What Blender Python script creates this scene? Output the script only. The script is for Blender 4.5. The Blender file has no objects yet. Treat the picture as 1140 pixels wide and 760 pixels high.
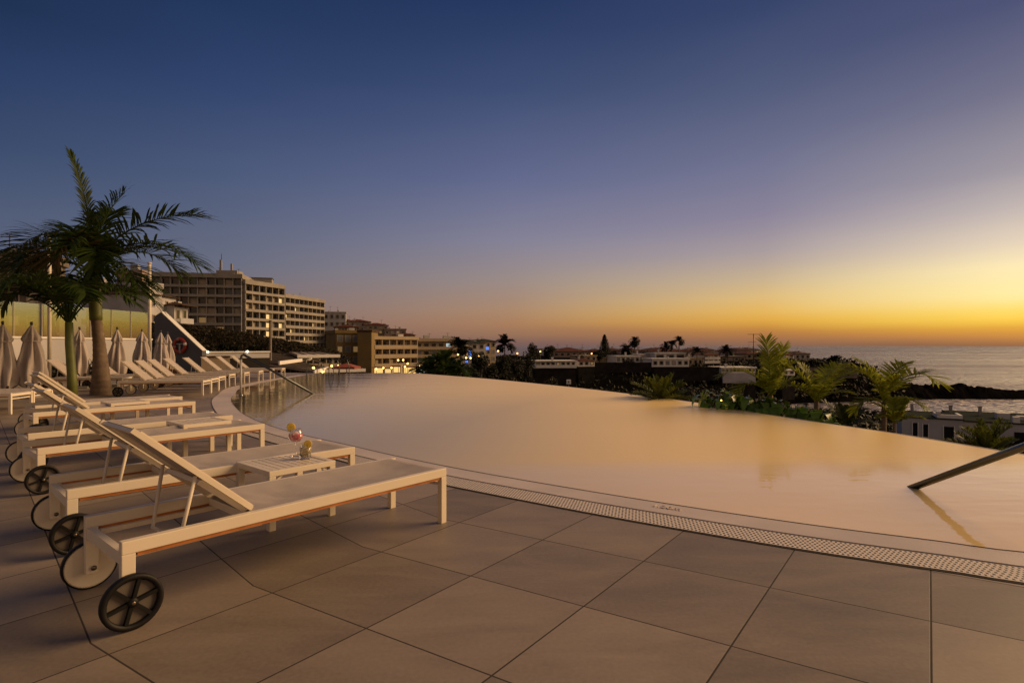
import bpy, bmesh, math, random
from mathutils import Vector, Matrix, noise
from mathutils.geometry import tessellate_polygon
R = math.radians
rng = random.Random(7)
scene = bpy.context.scene
col = scene.collection

# ------------------------------------------------------------------ camera survey
F_PX, CX, HY, CAM_H = 620.0, 570.0, 385.0, 1.15
K = F_PX / 680.0          # depths below were paced out for a 680 px focal length

def G(px, py, z=0.0):
    """ground point seen at photo pixel (px, py) on the level z"""
    Y = F_PX * (CAM_H - z) / (py - HY)
    return Vector(((px - CX) * Y / F_PX, Y, z))

def A(px, Y, z=0.0):
    return Vector(((px - CX) * Y / 680.0, Y * K, z))

def ZH(py, Y):
    return CAM_H - (py - HY) * Y / 680.0

# ------------------------------------------------------------------ materials
def new_mat(name):
    m = bpy.data.materials.new(name)
    m.use_nodes = True
    nt = m.node_tree
    b = nt.nodes['Principled BSDF']
    return m, nt, b

def mat(name, c, rough=0.6, var=0.12, scale=6.0, bump=0.0, bscale=60.0, metal=0.0, emit=None, estr=0.0, coat=0.0, spec=0.5):
    m, nt, b = new_mat(name)
    b.inputs['Specular IOR Level'].default_value = spec
    b.inputs['Roughness'].default_value = rough
    b.inputs['Metallic'].default_value = metal
    tc = nt.nodes.new('ShaderNodeTexCoord')
    n = nt.nodes.new('ShaderNodeTexNoise')
    n.inputs['Scale'].default_value = scale
    n.inputs['Detail'].default_value = 5
    nt.links.new(tc.outputs['Object'], n.inputs['Vector'])
    r = nt.nodes.new('ShaderNodeValToRGB')
    e = r.color_ramp.elements
    e[0].position, e[1].position = 0.3, 0.72
    e[0].color = (*[max(0, x * (1 - var)) for x in c], 1)
    e[1].color = (*[min(1, x * (1 + var)) for x in c], 1)
    nt.links.new(n.outputs['Fac'], r.inputs['Fac'])
    nt.links.new(r.outputs['Color'], b.inputs['Base Color'])
    if bump > 0:
        n2 = nt.nodes.new('ShaderNodeTexNoise')
        n2.inputs['Scale'].default_value = bscale
        n2.inputs['Detail'].default_value = 4
        nt.links.new(tc.outputs['Object'], n2.inputs['Vector'])
        bp = nt.nodes.new('ShaderNodeBump')
        bp.inputs['Strength'].default_value = bump
        bp.inputs['Distance'].default_value = 0.01
        nt.links.new(n2.outputs['Fac'], bp.inputs['Height'])
        nt.links.new(bp.outputs['Normal'], b.inputs['Normal'])
    if emit:
        b.inputs['Emission Color'].default_value = (*emit, 1)
        b.inputs['Emission Strength'].default_value = estr
    if coat:
        b.inputs['Coat Weight'].default_value = coat
    return m

def leaf_mat(name, c, var=0.35, rough=0.5, trans=0.35, spec=0.12):
    m, nt, b = new_mat(name)
    b.inputs['Specular IOR Level'].default_value = spec
    b.inputs['Roughness'].default_value = rough
    g = nt.nodes.new('ShaderNodeNewGeometry')
    r = nt.nodes.new('ShaderNodeValToRGB')
    e = r.color_ramp.elements
    e[0].color = (*[x * (1 - var) for x in c], 1)
    e[1].color = (*[min(1, x * (1 + var)) for x in c], 1)
    nt.links.new(g.outputs['Random Per Island'], r.inputs['Fac'])
    nt.links.new(r.outputs['Color'], b.inputs['Base Color'])
    t = nt.nodes.new('ShaderNodeBsdfTranslucent')
    nt.links.new(r.outputs['Color'], t.inputs['Color'])
    mx = nt.nodes.new('ShaderNodeMixShader')
    mx.inputs['Fac'].default_value = trans
    nt.links.new(b.outputs[0], mx.inputs[1])
    nt.links.new(t.outputs[0], mx.inputs[2])
    nt.links.new(mx.outputs[0], nt.nodes['Material Output'].inputs['Surface'])
    return m

def glass_mat(name, tint, fac, rough=0.01, gtint=(1, 1, 1), spread=0.35):
    """thin clear sheet: part mirror, part see-through"""
    m, nt, b = new_mat(name)
    nt.nodes.remove(b)
    t = nt.nodes.new('ShaderNodeBsdfTransparent'); t.inputs['Color'].default_value = (*tint, 1)
    g = nt.nodes.new('ShaderNodeBsdfGlossy'); g.inputs['Roughness'].default_value = rough
    g.inputs['Color'].default_value = (*gtint, 1)
    lw = nt.nodes.new('ShaderNodeLayerWeight'); lw.inputs['Blend'].default_value = 0.4
    mr = nt.nodes.new('ShaderNodeMapRange')
    mr.inputs['To Min'].default_value = fac; mr.inputs['To Max'].default_value = min(1, fac + spread)
    nt.links.new(lw.outputs['Fresnel'], mr.inputs['Value'])
    mx = nt.nodes.new('ShaderNodeMixShader')
    nt.links.new(mr.outputs[0], mx.inputs['Fac'])
    nt.links.new(t.outputs[0], mx.inputs[1]); nt.links.new(g.outputs[0], mx.inputs[2])
    nt.links.new(mx.outputs[0], nt.nodes['Material Output'].inputs['Surface'])
    return m

M = {}
M['cream'] = mat('powder_coat', (0.76, 0.67, 0.53), 0.38, 0.04, 3, 0.05, 300)
M['wood'] = mat('oiled_wood_strip', (0.50, 0.17, 0.035), 0.5, 0.3, 9)
M['sling'] = mat('sling_fabric', (0.43, 0.375, 0.345), 0.85, 0.07, 8, 0.35, 420)
M['tyre'] = mat('black_rubber', (0.007, 0.0065, 0.0065), 0.55, 0.3, 20, spec=0.25)
M['bolt'] = mat('bolt_metal', (0.25, 0.2, 0.16), 0.35, 0.1, 20, metal=1)
M['chrome'] = mat('steel', (0.42, 0.42, 0.42), 0.16, 0.05, 4, metal=1)
M['white'] = mat('white_render', (0.72, 0.70, 0.67), 0.8, 0.08, 0.7, 0.2, 30)
M['white2'] = mat('dim_aged_render', (0.42, 0.41, 0.42), 0.85, 0.14, 0.4)
M['pink'] = mat('pinkish_render', (0.30, 0.22, 0.19), 0.85, 0.12, 0.3)
M['cream_r'] = mat('cream_render', (0.38, 0.30, 0.20), 0.85, 0.12, 0.3)
M['ochre'] = mat('ochre_render', (0.20, 0.135, 0.045), 0.85, 0.12, 0.3)
M['conc'] = mat('weathered_concrete', (0.29, 0.265, 0.235), 0.85, 0.16, 0.25)
M['slate'] = mat('slate_render', (0.075, 0.08, 0.095), 0.75, 0.1, 1.0, 0.1, 40)
M['stone'] = mat('stone_wall', (0.14, 0.115, 0.09), 0.9, 0.3, 0.6, 0.4, 6)
M['tileroof'] = mat('terracotta_tiles', (0.095, 0.034, 0.022), 0.8, 0.25, 0.6, spec=0.1)
M['brownroof'] = mat('brown_roof', (0.075, 0.045, 0.03), 0.85, 0.25, 0.6, spec=0.1)
M['greyroof'] = mat('grey_roof', (0.045, 0.053, 0.048), 0.9, 0.15, 0.5, spec=0.0)
M['glassdark'] = mat('dark_window', (0.018, 0.018, 0.02), 0.12, 0.3, 0.2)
M['glassblue'] = mat('blinds_window', (0.16, 0.17, 0.19), 0.4, 0.3, 0.2)
M['frame'] = mat('window_frame', (0.3, 0.26, 0.22), 0.6, 0.1, 2)
M['curtain'] = mat('drawn_curtains', (0.42, 0.36, 0.28), 0.9, 0.25, 0.8)
M['lit'] = mat('lit_window', (0.5, 0.4, 0.25), 0.5, emit=(1.0, 0.66, 0.25), estr=0.85)
M['litdim'] = mat('dim_lit_window', (0.4, 0.3, 0.2), 0.5, emit=(1.0, 0.58, 0.2), estr=0.14)
M['litshop'] = mat('lit_shopfront', (0.5, 0.4, 0.25), 0.5, emit=(1.0, 0.60, 0.18), estr=1.1)
M['litcool'] = mat('cool_lit_window', (0.4, 0.5, 0.5), 0.5, emit=(0.75, 0.95, 1.0), estr=0.55)
M['lamp'] = mat('warm_lamp', (1, 0.8, 0.5), 0.4, emit=(1.0, 0.52, 0.11), estr=7)
M['lampw'] = mat('white_lamp', (1, 0.9, 0.8), 0.4, emit=(1.0, 0.82, 0.5), estr=5)
M['sign'] = mat('blue_sign', (0.1, 0.2, 0.6), 0.4, emit=(0.09, 0.25, 1.0), estr=1.1)
M['awning'] = mat('striped_awning', (0.30, 0.25, 0.20), 0.85, 0.25, 2.5)
M['redawn'] = mat('red_awning', (0.26, 0.06, 0.04), 0.85, 0.2, 2.5)
M['rail'] = mat('dark_steel', (0.10, 0.11, 0.11), 0.28, 0.05, 4, metal=1)
M['hub'] = mat('hub_recess_shade', (0.13, 0.108, 0.088), 0.6, 0.05, 4)
M['pole'] = mat('painted_pole', (0.62, 0.56, 0.46), 0.4, 0.08, 3)
M['darkpole'] = mat('dark_metal', (0.05, 0.045, 0.04), 0.5, 0.2, 3)
M['canvas'] = mat('umbrella_canvas', (0.42, 0.37, 0.35), 0.9, 0.10, 5, 0.3, 60)
M['red'] = mat('lifebuoy_red', (0.30, 0.035, 0.02), 0.45, 0.15, 6)
M['pot'] = mat('terracotta_pot', (0.28, 0.13, 0.05), 0.8, 0.2, 5)
M['trunk'] = mat('palm_trunk', (0.150, 0.108, 0.076), 0.9, 0.3, 6, 0.6, 20)
M['bark'] = mat('tree_bark', (0.07, 0.055, 0.045), 0.9, 0.3, 2)
M['shaft'] = mat('green_crownshaft', (0.10, 0.115, 0.022), 0.5, 0.25, 5)
M['frond'] = leaf_mat('palm_leaf', (0.038, 0.062, 0.012))
M['fronddry'] = leaf_mat('dry_palm_leaf', (0.105, 0.08, 0.025))
M['frondlit'] = leaf_mat('backlit_young_leaf', (0.25, 0.28, 0.03), trans=0.5)  # bright backlight put into the leaf colour
M['leafdark'] = leaf_mat('dark_leaf', (0.011, 0.013, 0.007), 0.5, 0.6, 0.2)
M['leafmid'] = leaf_mat('mid_leaf', (0.04, 0.055, 0.015), 0.45, 0.5, 0.25)
M['leafglossy'] = leaf_mat('glossy_leaf', (0.11, 0.20, 0.03), 0.42, 0.22, 0.2, spec=0.3)
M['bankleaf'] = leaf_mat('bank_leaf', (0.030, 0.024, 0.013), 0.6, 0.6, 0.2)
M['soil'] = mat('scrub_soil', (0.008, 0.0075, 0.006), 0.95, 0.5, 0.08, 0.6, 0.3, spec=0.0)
M['blackstone'] = mat('lava_stone_wall', (0.024, 0.021, 0.019), 0.95, 0.4, 0.5, 0.4, 5, spec=0.1)
M['rock'] = mat('lava_rock', (0.010, 0.009, 0.009), 0.85, 0.5, 0.2, 0.8, 0.6, spec=0.0)
M['clearglass'] = glass_mat('clear_glass', (0.97, 0.97, 0.97), 0.03, spread=0.30)
M['screen'] = glass_mat('glass_screen', (0.78, 0.82, 0.76), 0.26, 0.06, (0.74, 0.76, 0.98), spread=0.08)
M['pinkdrink'] = mat('pink_drink', (0.75, 0.16, 0.22), 0.15, 0.15, 20)
M['ice'] = mat('ice_and_foam', (0.70, 0.48, 0.45), 0.3, 0.2, 60)
M['browndrink'] = mat('brown_drink', (0.11, 0.06, 0.012), 0.15, 0.3, 30)
M['lemondrink'] = mat('lemon_drink', (0.42, 0.32, 0.13), 0.2, 0.2, 30)
M['lemonpeel'] = mat('lemon_peel', (0.70, 0.45, 0.02), 0.5, 0.1, 20)
M['lemon'] = mat('lemon_flesh', (0.80, 0.58, 0.09), 0.4, 0.15, 60)

# ------------------------------------------------------------------ mesh builder
class MB:
    def __init__(s):
        s.v, s.f, s.sm = [], [], []
    def add(s, vs, fs, smooth=False):
        o = len(s.v)
        s.v += [tuple(p) for p in vs]
        s.f += [tuple(i + o for i in f) for f in fs]
        s.sm += [smooth] * len(fs)
        return s
    def box(s, x0, x1, y0, y1, z0, z1, bev=0.0):
        if x0 > x1: x0, x1 = x1, x0
        if y0 > y1: y0, y1 = y1, y0
        if z0 > z1: z0, z1 = z1, z0
        if bev <= 0:
            vs = [(x, y, z) for z in (z0, z1) for x, y in ((x0, y0), (x1, y0), (x1, y1), (x0, y1))]
            fs = [(0, 3, 2, 1), (4, 5, 6, 7), (0, 1, 5, 4), (1, 2, 6, 5), (2, 3, 7, 6), (3, 0, 4, 7)]
            return s.add(vs, fs)
        bm = bmesh.new()
        bmesh.ops.create_cube(bm, size=1)
        for v in bm.verts:
            v.co = Vector(((x0 + x1) / 2 + v.co.x * (x1 - x0), (y0 + y1) / 2 + v.co.y * (y1 - y0), (z0 + z1) / 2 + v.co.z * (z1 - z0)))
        bmesh.ops.bevel(bm, geom=list(bm.edges), offset=bev, segments=2, affect='EDGES', profile=0.6)
        return s.bm(bm)
    def bm(s, bm, smooth=False):
        bm.verts.index_update()
        s.add([v.co[:] for v in bm.verts], [[v.index for v in f.verts] for f in bm.faces], smooth)
        bm.free()
        return s
    def bar(s, p, q, w, h=None, up=(0, 0, 1)):
        """square bar from p to q, w wide and h tall"""
        h = h or w
        p, q = Vector(p), Vector(q)
        t = (q - p).normalized()
        u = Vector(up)
        if abs(t.dot(u)) > 0.98: u = Vector((1, 0, 0))
        a = t.cross(u).normalized(); b = a.cross(t)
        vs = []
        for c in (p, q):
            for i, j in ((-1, -1), (1, -1), (1, 1), (-1, 1)):
                vs.append(c + a * (i * w / 2) + b * (j * h / 2))
        return s.add(vs, [(3, 2, 1, 0), (4, 5, 6, 7), (0, 1, 5, 4), (1, 2, 6, 5), (2, 3, 7, 6), (3, 0, 4, 7)])
    def tube(s, pts, rad, n=8, closed=False, cap=True):
        pts = [Vector(p) for p in pts]
        rads = rad if isinstance(rad, (list, tuple)) else [rad] * len(pts)
        vs, fs = [], []
        N = len(pts)
        prev = None
        for i, p in enumerate(pts):
            if closed: t = pts[(i + 1) % N] - pts[i - 1]
            else: t = pts[min(i + 1, N - 1)] - pts[max(i - 1, 0)]
            t.normalize()
            if prev is None:
                u = Vector((0, 0, 1)) if abs(t.z) < 0.9 else Vector((1, 0, 0))
                a = t.cross(u).normalized()
            else:
                a = (prev - t * prev.dot(t)).normalized()
            prev = a
            b = t.cross(a)
            for k in range(n):
                th = 2 * math.pi * k / n
                vs.append(p + (a * math.cos(th) + b * math.sin(th)) * rads[i])
        for i in range(N if closed else N - 1):
            j = (i + 1) % N
            for k in range(n):
                l = (k + 1) % n
                fs.append((i * n + k, i * n + l, j * n + l, j * n + k))
        if cap and not closed:
            fs.append(tuple(range(n))[::-1]); fs.append(tuple((N - 1) * n + k for k in range(n)))
        return s.add(vs, fs, True)
    def lathe(s, prof, c=(0, 0, 0), n=24, axis='z', smooth=True, cap=True):
        """prof: list of (radius, height)"""
        vs, fs = [], []
        for r, h in prof:
            for k in range(n):
                th = 2 * math.pi * k / n
                x, y = r * math.cos(th), r * math.sin(th)
                if axis == 'z': vs.append((c[0] + x, c[1] + y, c[2] + h))
                elif axis == 'y': vs.append((c[0] + x, c[1] + h, c[2] + y))
                else: vs.append((c[0] + h, c[1] + x, c[2] + y))
        for i in range(len(prof) - 1):
            for k in range(n):
                l = (k + 1) % n
                fs.append((i * n + k, i * n + l, (i + 1) * n + l, (i + 1) * n + k))
        if cap and prof[0][0] > 1e-6: fs.append(tuple(range(n))[::-1])
        if cap and prof[-1][0] > 1e-6: fs.append(tuple((len(prof) - 1) * n + k for k in range(n)))
        return s.add(vs, fs, smooth)
    def prism(s, pts, z0, z1):
        """vertical prism over a flat outline"""
        n = len(pts)
        vs = [(p[0], p[1], z0) for p in pts] + [(p[0], p[1], z1) for p in pts]
        fs = [(i, (i + 1) % n, n + (i + 1) % n, n + i) for i in range(n)]
        for tri in tessellate_polygon([[Vector((p[0], p[1], 0)) for p in pts]]):
            fs.append((tri[0] + n, tri[1] + n, tri[2] + n)); fs.append((tri[2], tri[1], tri[0]))
        return s.add(vs, fs)
    def hip(s, x0, x1, y0, y1, z0, z1, ridge=0.5):
        """hipped roof with eaves thickness"""
        w, d = x1 - x0, y1 - y0
        if w >= d:
            r0, r1 = (x0 + d * ridge, (y0 + y1) / 2), (x1 - d * ridge, (y0 + y1) / 2)
        else:
            r0, r1 = ((x0 + x1) / 2, y0 + w * ridge), ((x0 + x1) / 2, y1 - w * ridge)
        t = 0.12
        vs = [(x0, y0, z0), (x1, y0, z0), (x1, y1, z0), (x0, y1, z0), (x0, y0, z0 + t), (x1, y0, z0 + t), (x1, y1, z0 + t), (x0, y1, z0 + t),
              (r0[0], r0[1], z1), (r1[0], r1[1], z1)]
        fs = [(3, 2, 1, 0), (0, 1, 5, 4), (1, 2, 6, 5), (2, 3, 7, 6), (3, 0, 4, 7)]
        if w >= d: fs += [(4, 5, 9, 8), (5, 6, 9), (6, 7, 8, 9), (7, 4, 8)]
        else: fs += [(4, 5, 8), (5, 6, 9, 8), (6, 7, 9), (7, 4, 8, 9)]
        return s.add(vs, fs)
    def xf(s, mtx):
        s.v = [tuple(mtx @ Vector(p)) for p in s.v]
        return s
    def build(s, name, m, parent=None, loc=None, rz=None):
        me = bpy.data.meshes.new(name)
        me.from_pydata(s.v, [], s.f)
        me.polygons.foreach_set('use_smooth', s.sm)
        me.update()
        o = bpy.data.objects.new(name, me)
        if m: me.materials.append(M[m] if isinstance(m, str) else m)
        col.objects.link(o)
        if parent: o.parent = parent
        if loc is not None: o.location = loc
        if rz is not None: o.rotation_euler = (0, 0, rz)
        return o

def tag(o, label=None, cat=None, group=None, kind=None):
    if label: o['label'] = label
    if cat: o['category'] = cat
    if group: o['group'] = group
    if kind: o['kind'] = kind
    return o

def thing(name, loc, rz, label, cat, group=None):
    o = bpy.data.objects.new(name, None)
    o.empty_display_size = 0.2
    col.objects.link(o)
    o.location = loc
    o.rotation_euler = (0, 0, rz)
    return tag(o, label, cat, group)

def copy_tree(o, parent=None):
    c = o.copy()
    col.objects.link(c)
    if parent: c.parent = parent
    for ch in [x for x in o.children]:
        copy_tree(ch, c)
    return c

def heading(d):
    return math.atan2(d[1], d[0])

# ------------------------------------------------------------------ camera
cam = bpy.data.cameras.new('camera')
cam.sensor_width = 36
cam.lens = 36 * F_PX / 1140.0
cam.shift_y = (HY - 380.0) / 1140.0
cam.clip_start, cam.clip_end = 0.05, 60000
co = bpy.data.objects.new('camera', cam)
co.location = (0, 0, CAM_H)
co.rotation_euler = (R(90), 0, 0)
col.objects.link(co)
scene.camera = co

# ------------------------------------------------------------------ sky and sun
SUN_AZ, SUN_EL = 71.0, 26.0          # azimuth from +Y towards +X
def hexc(r, g, b):
    f = lambda c: ((c / 255 + 0.055) / 1.055) ** 2.4 if c > 10 else c / 255 / 12.92
    return (f(r), f(g), f(b), 1)

world = bpy.data.worlds.new('World')
scene.world = world
world.use_nodes = True
nt = world.node_tree
bg = nt.nodes['Background']
tc = nt.nodes.new('ShaderNodeTexCoord')
sep = nt.nodes.new('ShaderNodeSeparateXYZ')
nt.links.new(tc.outputs['Generated'], sep.inputs[0])
def mth(op, a, b=None, clamp=False):
    n = nt.nodes.new('ShaderNodeMath'); n.operation = op; n.use_clamp = clamp
    for i, x in enumerate((a, b)):
        if x is None: continue
        if isinstance(x, (int, float)): n.inputs[i].default_value = x
        else: nt.links.new(x, n.inputs[i])
    return n.outputs[0]
elev = mth('DIVIDE', mth('ARCSINE', sep.outputs['Z']), R(90))      # 0 horizon .. 1 zenith
# a slow waviness keeps the twilight bands from being ruler-straight
nz = nt.nodes.new('ShaderNodeTexNoise'); nz.inputs['Scale'].default_value = 2.2; nz.inputs['Detail'].default_value = 3
mp = nt.nodes.new('ShaderNodeMapping'); mp.inputs['Scale'].default_value = (1, 1, 9)
nt.links.new(tc.outputs['Generated'], mp.inputs[0]); nt.links.new(mp.outputs[0], nz.inputs[0])
elev = mth('ADD', elev, mth('MULTIPLY', mth('SUBTRACT', nz.outputs['Fac'], 0.5), 0.010))
azim = mth('MULTIPLY', mth('ARCTAN2', sep.outputs['X'], sep.outputs['Y']), 180 / math.pi)
def ramp(stops):
    r = nt.nodes.new('ShaderNodeValToRGB')
    cr = r.color_ramp
    cr.interpolation = 'LINEAR'
    stops = sorted(stops)
    while len(cr.elements) < len(stops): cr.elements.new(0.5)
    for e, (p, c) in zip(cr.elements, stops):
        e.position = p; e.color = hexc(*c)
    nt.links.new(elev, r.inputs['Fac'])
    return r.outputs['Color']
def pe(px, y):
    az = math.atan((px - CX) / F_PX)
    return max(0.0, math.atan((HY - y) * math.cos(az) / F_PX) / R(90))
def col_ramp(px, pts, zen):
    return ramp([(pe(px, y), c) for y, c in pts] + [(0.55, zen), (1.0, tuple(int(v * 0.8) for v in zen))])
SKY = [  # unseen bands behind the view brightened and warmed as added fill light
    (-180, col_ramp(570, [(384, (160, 124, 94)), (300, (196, 156, 118)), (160, (178, 146, 118)), (0, (138, 120, 110))], (70, 72, 84))),
    (-75, col_ramp(0, [(384, (110, 90, 92)), (300, (110, 100, 110)), (160, (70, 76, 100)), (0, (36, 54, 88))], (20, 36, 66))),
    (-42.6, col_ramp(0, [(384, (112, 92, 96)), (330, (100, 98, 116)), (290, (86, 94, 120)), (200, (62, 78, 112)), (160, (50, 68, 104)), (80, (33, 54, 96)), (0, (17, 40, 78))], (12, 28, 58))),
    (-27.3, col_ramp(250, [(384, (128, 98, 92)), (340, (118, 106, 114)), (290, (97, 102, 124)), (200, (72, 86, 120)), (100, (44, 63, 106)), (0, (25, 47, 88))], (14, 32, 64))),
    (0, col_ramp(570, [(384, (116, 90, 88)), (374, (146, 110, 88)), (360, (164, 122, 92)), (345, (166, 131, 106)), (310, (150, 134, 132)), (270, (128, 125, 147)), (200, (94, 101, 138)), (100, (56, 72, 112)), (0, (29, 49, 92))], (17, 34, 68))),
    (24.3, col_ramp(850, [(384, (128, 98, 82)), (375, (160, 110, 74)), (366, (184, 126, 66)), (357, (218, 162, 68)), (346, (224, 177, 92)), (331, (217, 182, 120)), (310, (196, 172, 140)), (280, (164, 150, 154)), (240, (134, 126, 150)), (190, (110, 111, 141)), (100, (76, 85, 119)), (0, (46, 60, 102))], (22, 38, 74))),
    (41.6, col_ramp(1120, [(384, (142, 102, 72)), (375, (190, 132, 72)), (366, (216, 156, 64)), (357, (247, 203, 78)), (347, (250, 216, 106)), (331, (252, 232, 162)), (300, (249, 229, 178)), (270, (222, 204, 182)), (235, (190, 177, 174)), (190, (152, 145, 156)), (100, (108, 107, 133)), (0, (68, 74, 112))], (30, 45, 82))),
    (57, col_ramp(1120, [(384, (160, 110, 72)), (374, (215, 150, 70)), (357, (255, 212, 80)), (345, (255, 226, 120)), (330, (255, 240, 180)), (300, (255, 238, 200)), (260, (232, 210, 188)), (200, (180, 165, 168)), (100, (122, 118, 140)), (0, (80, 83, 118))], (36, 50, 88))),
    (105, col_ramp(570, [(384, (176, 124, 88)), (350, (208, 156, 104)), (270, (186, 154, 126)), (100, (146, 126, 114)), (0, (112, 102, 104))], (58, 62, 78))),
    (180, col_ramp(570, [(384, (160, 124, 94)), (300, (196, 156, 118)), (160, (178, 146, 118)), (0, (138, 120, 110))], (70, 72, 84))),
]
cur = SKY[0][1]
for (a0, _), (a1, c1) in zip(SKY, SKY[1:]):
    mr = nt.nodes.new('ShaderNodeMapRange'); mr.interpolation_type = 'LINEAR'
    mr.inputs['From Min'].default_value = a0; mr.inputs['From Max'].default_value = a1
    nt.links.new(azim, mr.inputs['Value'])
    mx = nt.nodes.new('ShaderNodeMix'); mx.data_type = 'RGBA'
    nt.links.new(mr.outputs[0], mx.inputs['Factor'])
    nt.links.new(cur, mx.inputs['A']); nt.links.new(c1, mx.inputs['B'])
    cur = mx.outputs['Result']
# a few small dark cloud flecks low over the sea
nishita = nt.nodes.new('ShaderNodeTexSky')
nishita.sky_type = 'NISHITA'
nishita.sun_disc = False
nishita.sun_elevation = R(1.0)
nishita.sun_rotation = R(SUN_AZ)
sc_ = nt.nodes.new('ShaderNodeMix'); sc_.data_type = 'RGBA'; sc_.blend_type = 'ADD'
sc_.inputs['Factor'].default_value = 0.02
nt.links.new(cur, sc_.inputs['A']); nt.links.new(nishita.outputs[0], sc_.inputs['B'])
nt.links.new(sc_.outputs['Result'], bg.inputs['Color'])
bg.inputs['Strength'].default_value = 1.0

sl = bpy.data.lights.new('sunset_glow', 'SUN')
sl.energy = 3.75
sl.angle = R(37)
sl.color = (1.0, 0.62, 0.29)
so = bpy.data.objects.new('sunset_glow', sl)
sd = Vector((math.sin(R(SUN_AZ)) * math.cos(R(SUN_EL)), math.cos(R(SUN_AZ)) * math.cos(R(SUN_EL)), math.sin(R(SUN_EL))))
so.rotation_euler = sd.to_track_quat('Z', 'Y').to_euler()
so.location = (30, 10, 30)
col.objects.link(so)

vs = scene.view_settings
vs.view_transform = 'Standard'; vs.look = 'None'; vs.exposure = 0.0; vs.gamma = 1.0
vs.use_curve_mapping = False
scene.cycles.use_denoising = True
scene.cycles.max_bounces = 8
scene.cycles.transparent_max_bounces = 16
scene.cycles.caustics_reflective = False
scene.cycles.caustics_refractive = False
# ================================================================== pool and deck
def spline(pts, step):
    """Catmull-Rom through the points, resampled evenly"""
    P = [Vector((p[0], p[1], 0)) for p in pts]
    P = [P[0] * 2 - P[1]] + P + [P[-1] * 2 - P[-2]]
    out = []
    for i in range(1, len(P) - 2):
        a, b, c, d = P[i - 1:i + 3]
        for k in range(20):
            t = k / 20
            out.append(0.5 * ((2 * b) + (c - a) * t + (2 * a - 5 * b + 4 * c - d) * t * t + (3 * b - a - 3 * c + d) * t ** 3))
    out.append(P[-2])
    res, acc = [out[0]], 0
    for p, q in zip(out, out[1:]):
        seg = (q - p).length
        while acc + seg >= step:
            p = p + (q - p) * ((step - acc) / seg)
            seg = (q - p).length
            acc = 0
            res.append(p.copy())
        acc += seg
    res.append(out[-1])
    return res

near_px = [(343, 417.2), (303, 424.2), (270.7, 431.5), (262.0, 438.5), (257.5, 446), (269, 459.5), (294.5, 472), (335, 484), (388, 496),
           (440, 508), (519, 524), (640, 545), (758, 564), (900, 585), (1040, 603), (1140, 616)]
near_w = [G(*p) for p in near_px] + [Vector((3.75, 3.12 * K, 0)), Vector((4.7, 3.0 * K, 0)), Vector((5.35, 3.25 * K, 0))]
far_px = [(399, 415.7), (435, 415.3), (460, 415.7), (479, 416.8), (520, 420), (560, 423.5), (660, 434), (777, 449), (872, 465), (980, 481), (1115, 503.5)]
far_w = [G(*p) for p in far_px] + [Vector((5.62, 5.3 * K, 0)), Vector((5.75, 4.3 * K, 0)), Vector((5.35, 3.25 * K, 0))]
near = spline(near_w, 0.12)
far = spline([near_w[0]] + far_w, 0.2)

def sst(a, b, x):
    t = max(0, min(1, (x - a) / (b - a)))
    return t * t * (3 - 2 * t)
def offset(line, d):
    out = []
    for i, p in enumerate(line):
        t = (line[min(i + 1, len(line) - 1)] - line[max(i - 1, 0)]).normalized()
        out.append(p + Vector((t.y, -t.x, 0)) * d)          # to the right of the walking direction
    return out

def node_math(nt, op, a, c=None):
    n = nt.nodes.new('ShaderNodeMath'); n.operation = op
    for i, x in enumerate((a, c)):
        if x is None: continue
        if isinstance(x, (int, float)): n.inputs[i].default_value = x
        else: nt.links.new(x, n.inputs[i])
    return n.outputs[0]

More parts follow.
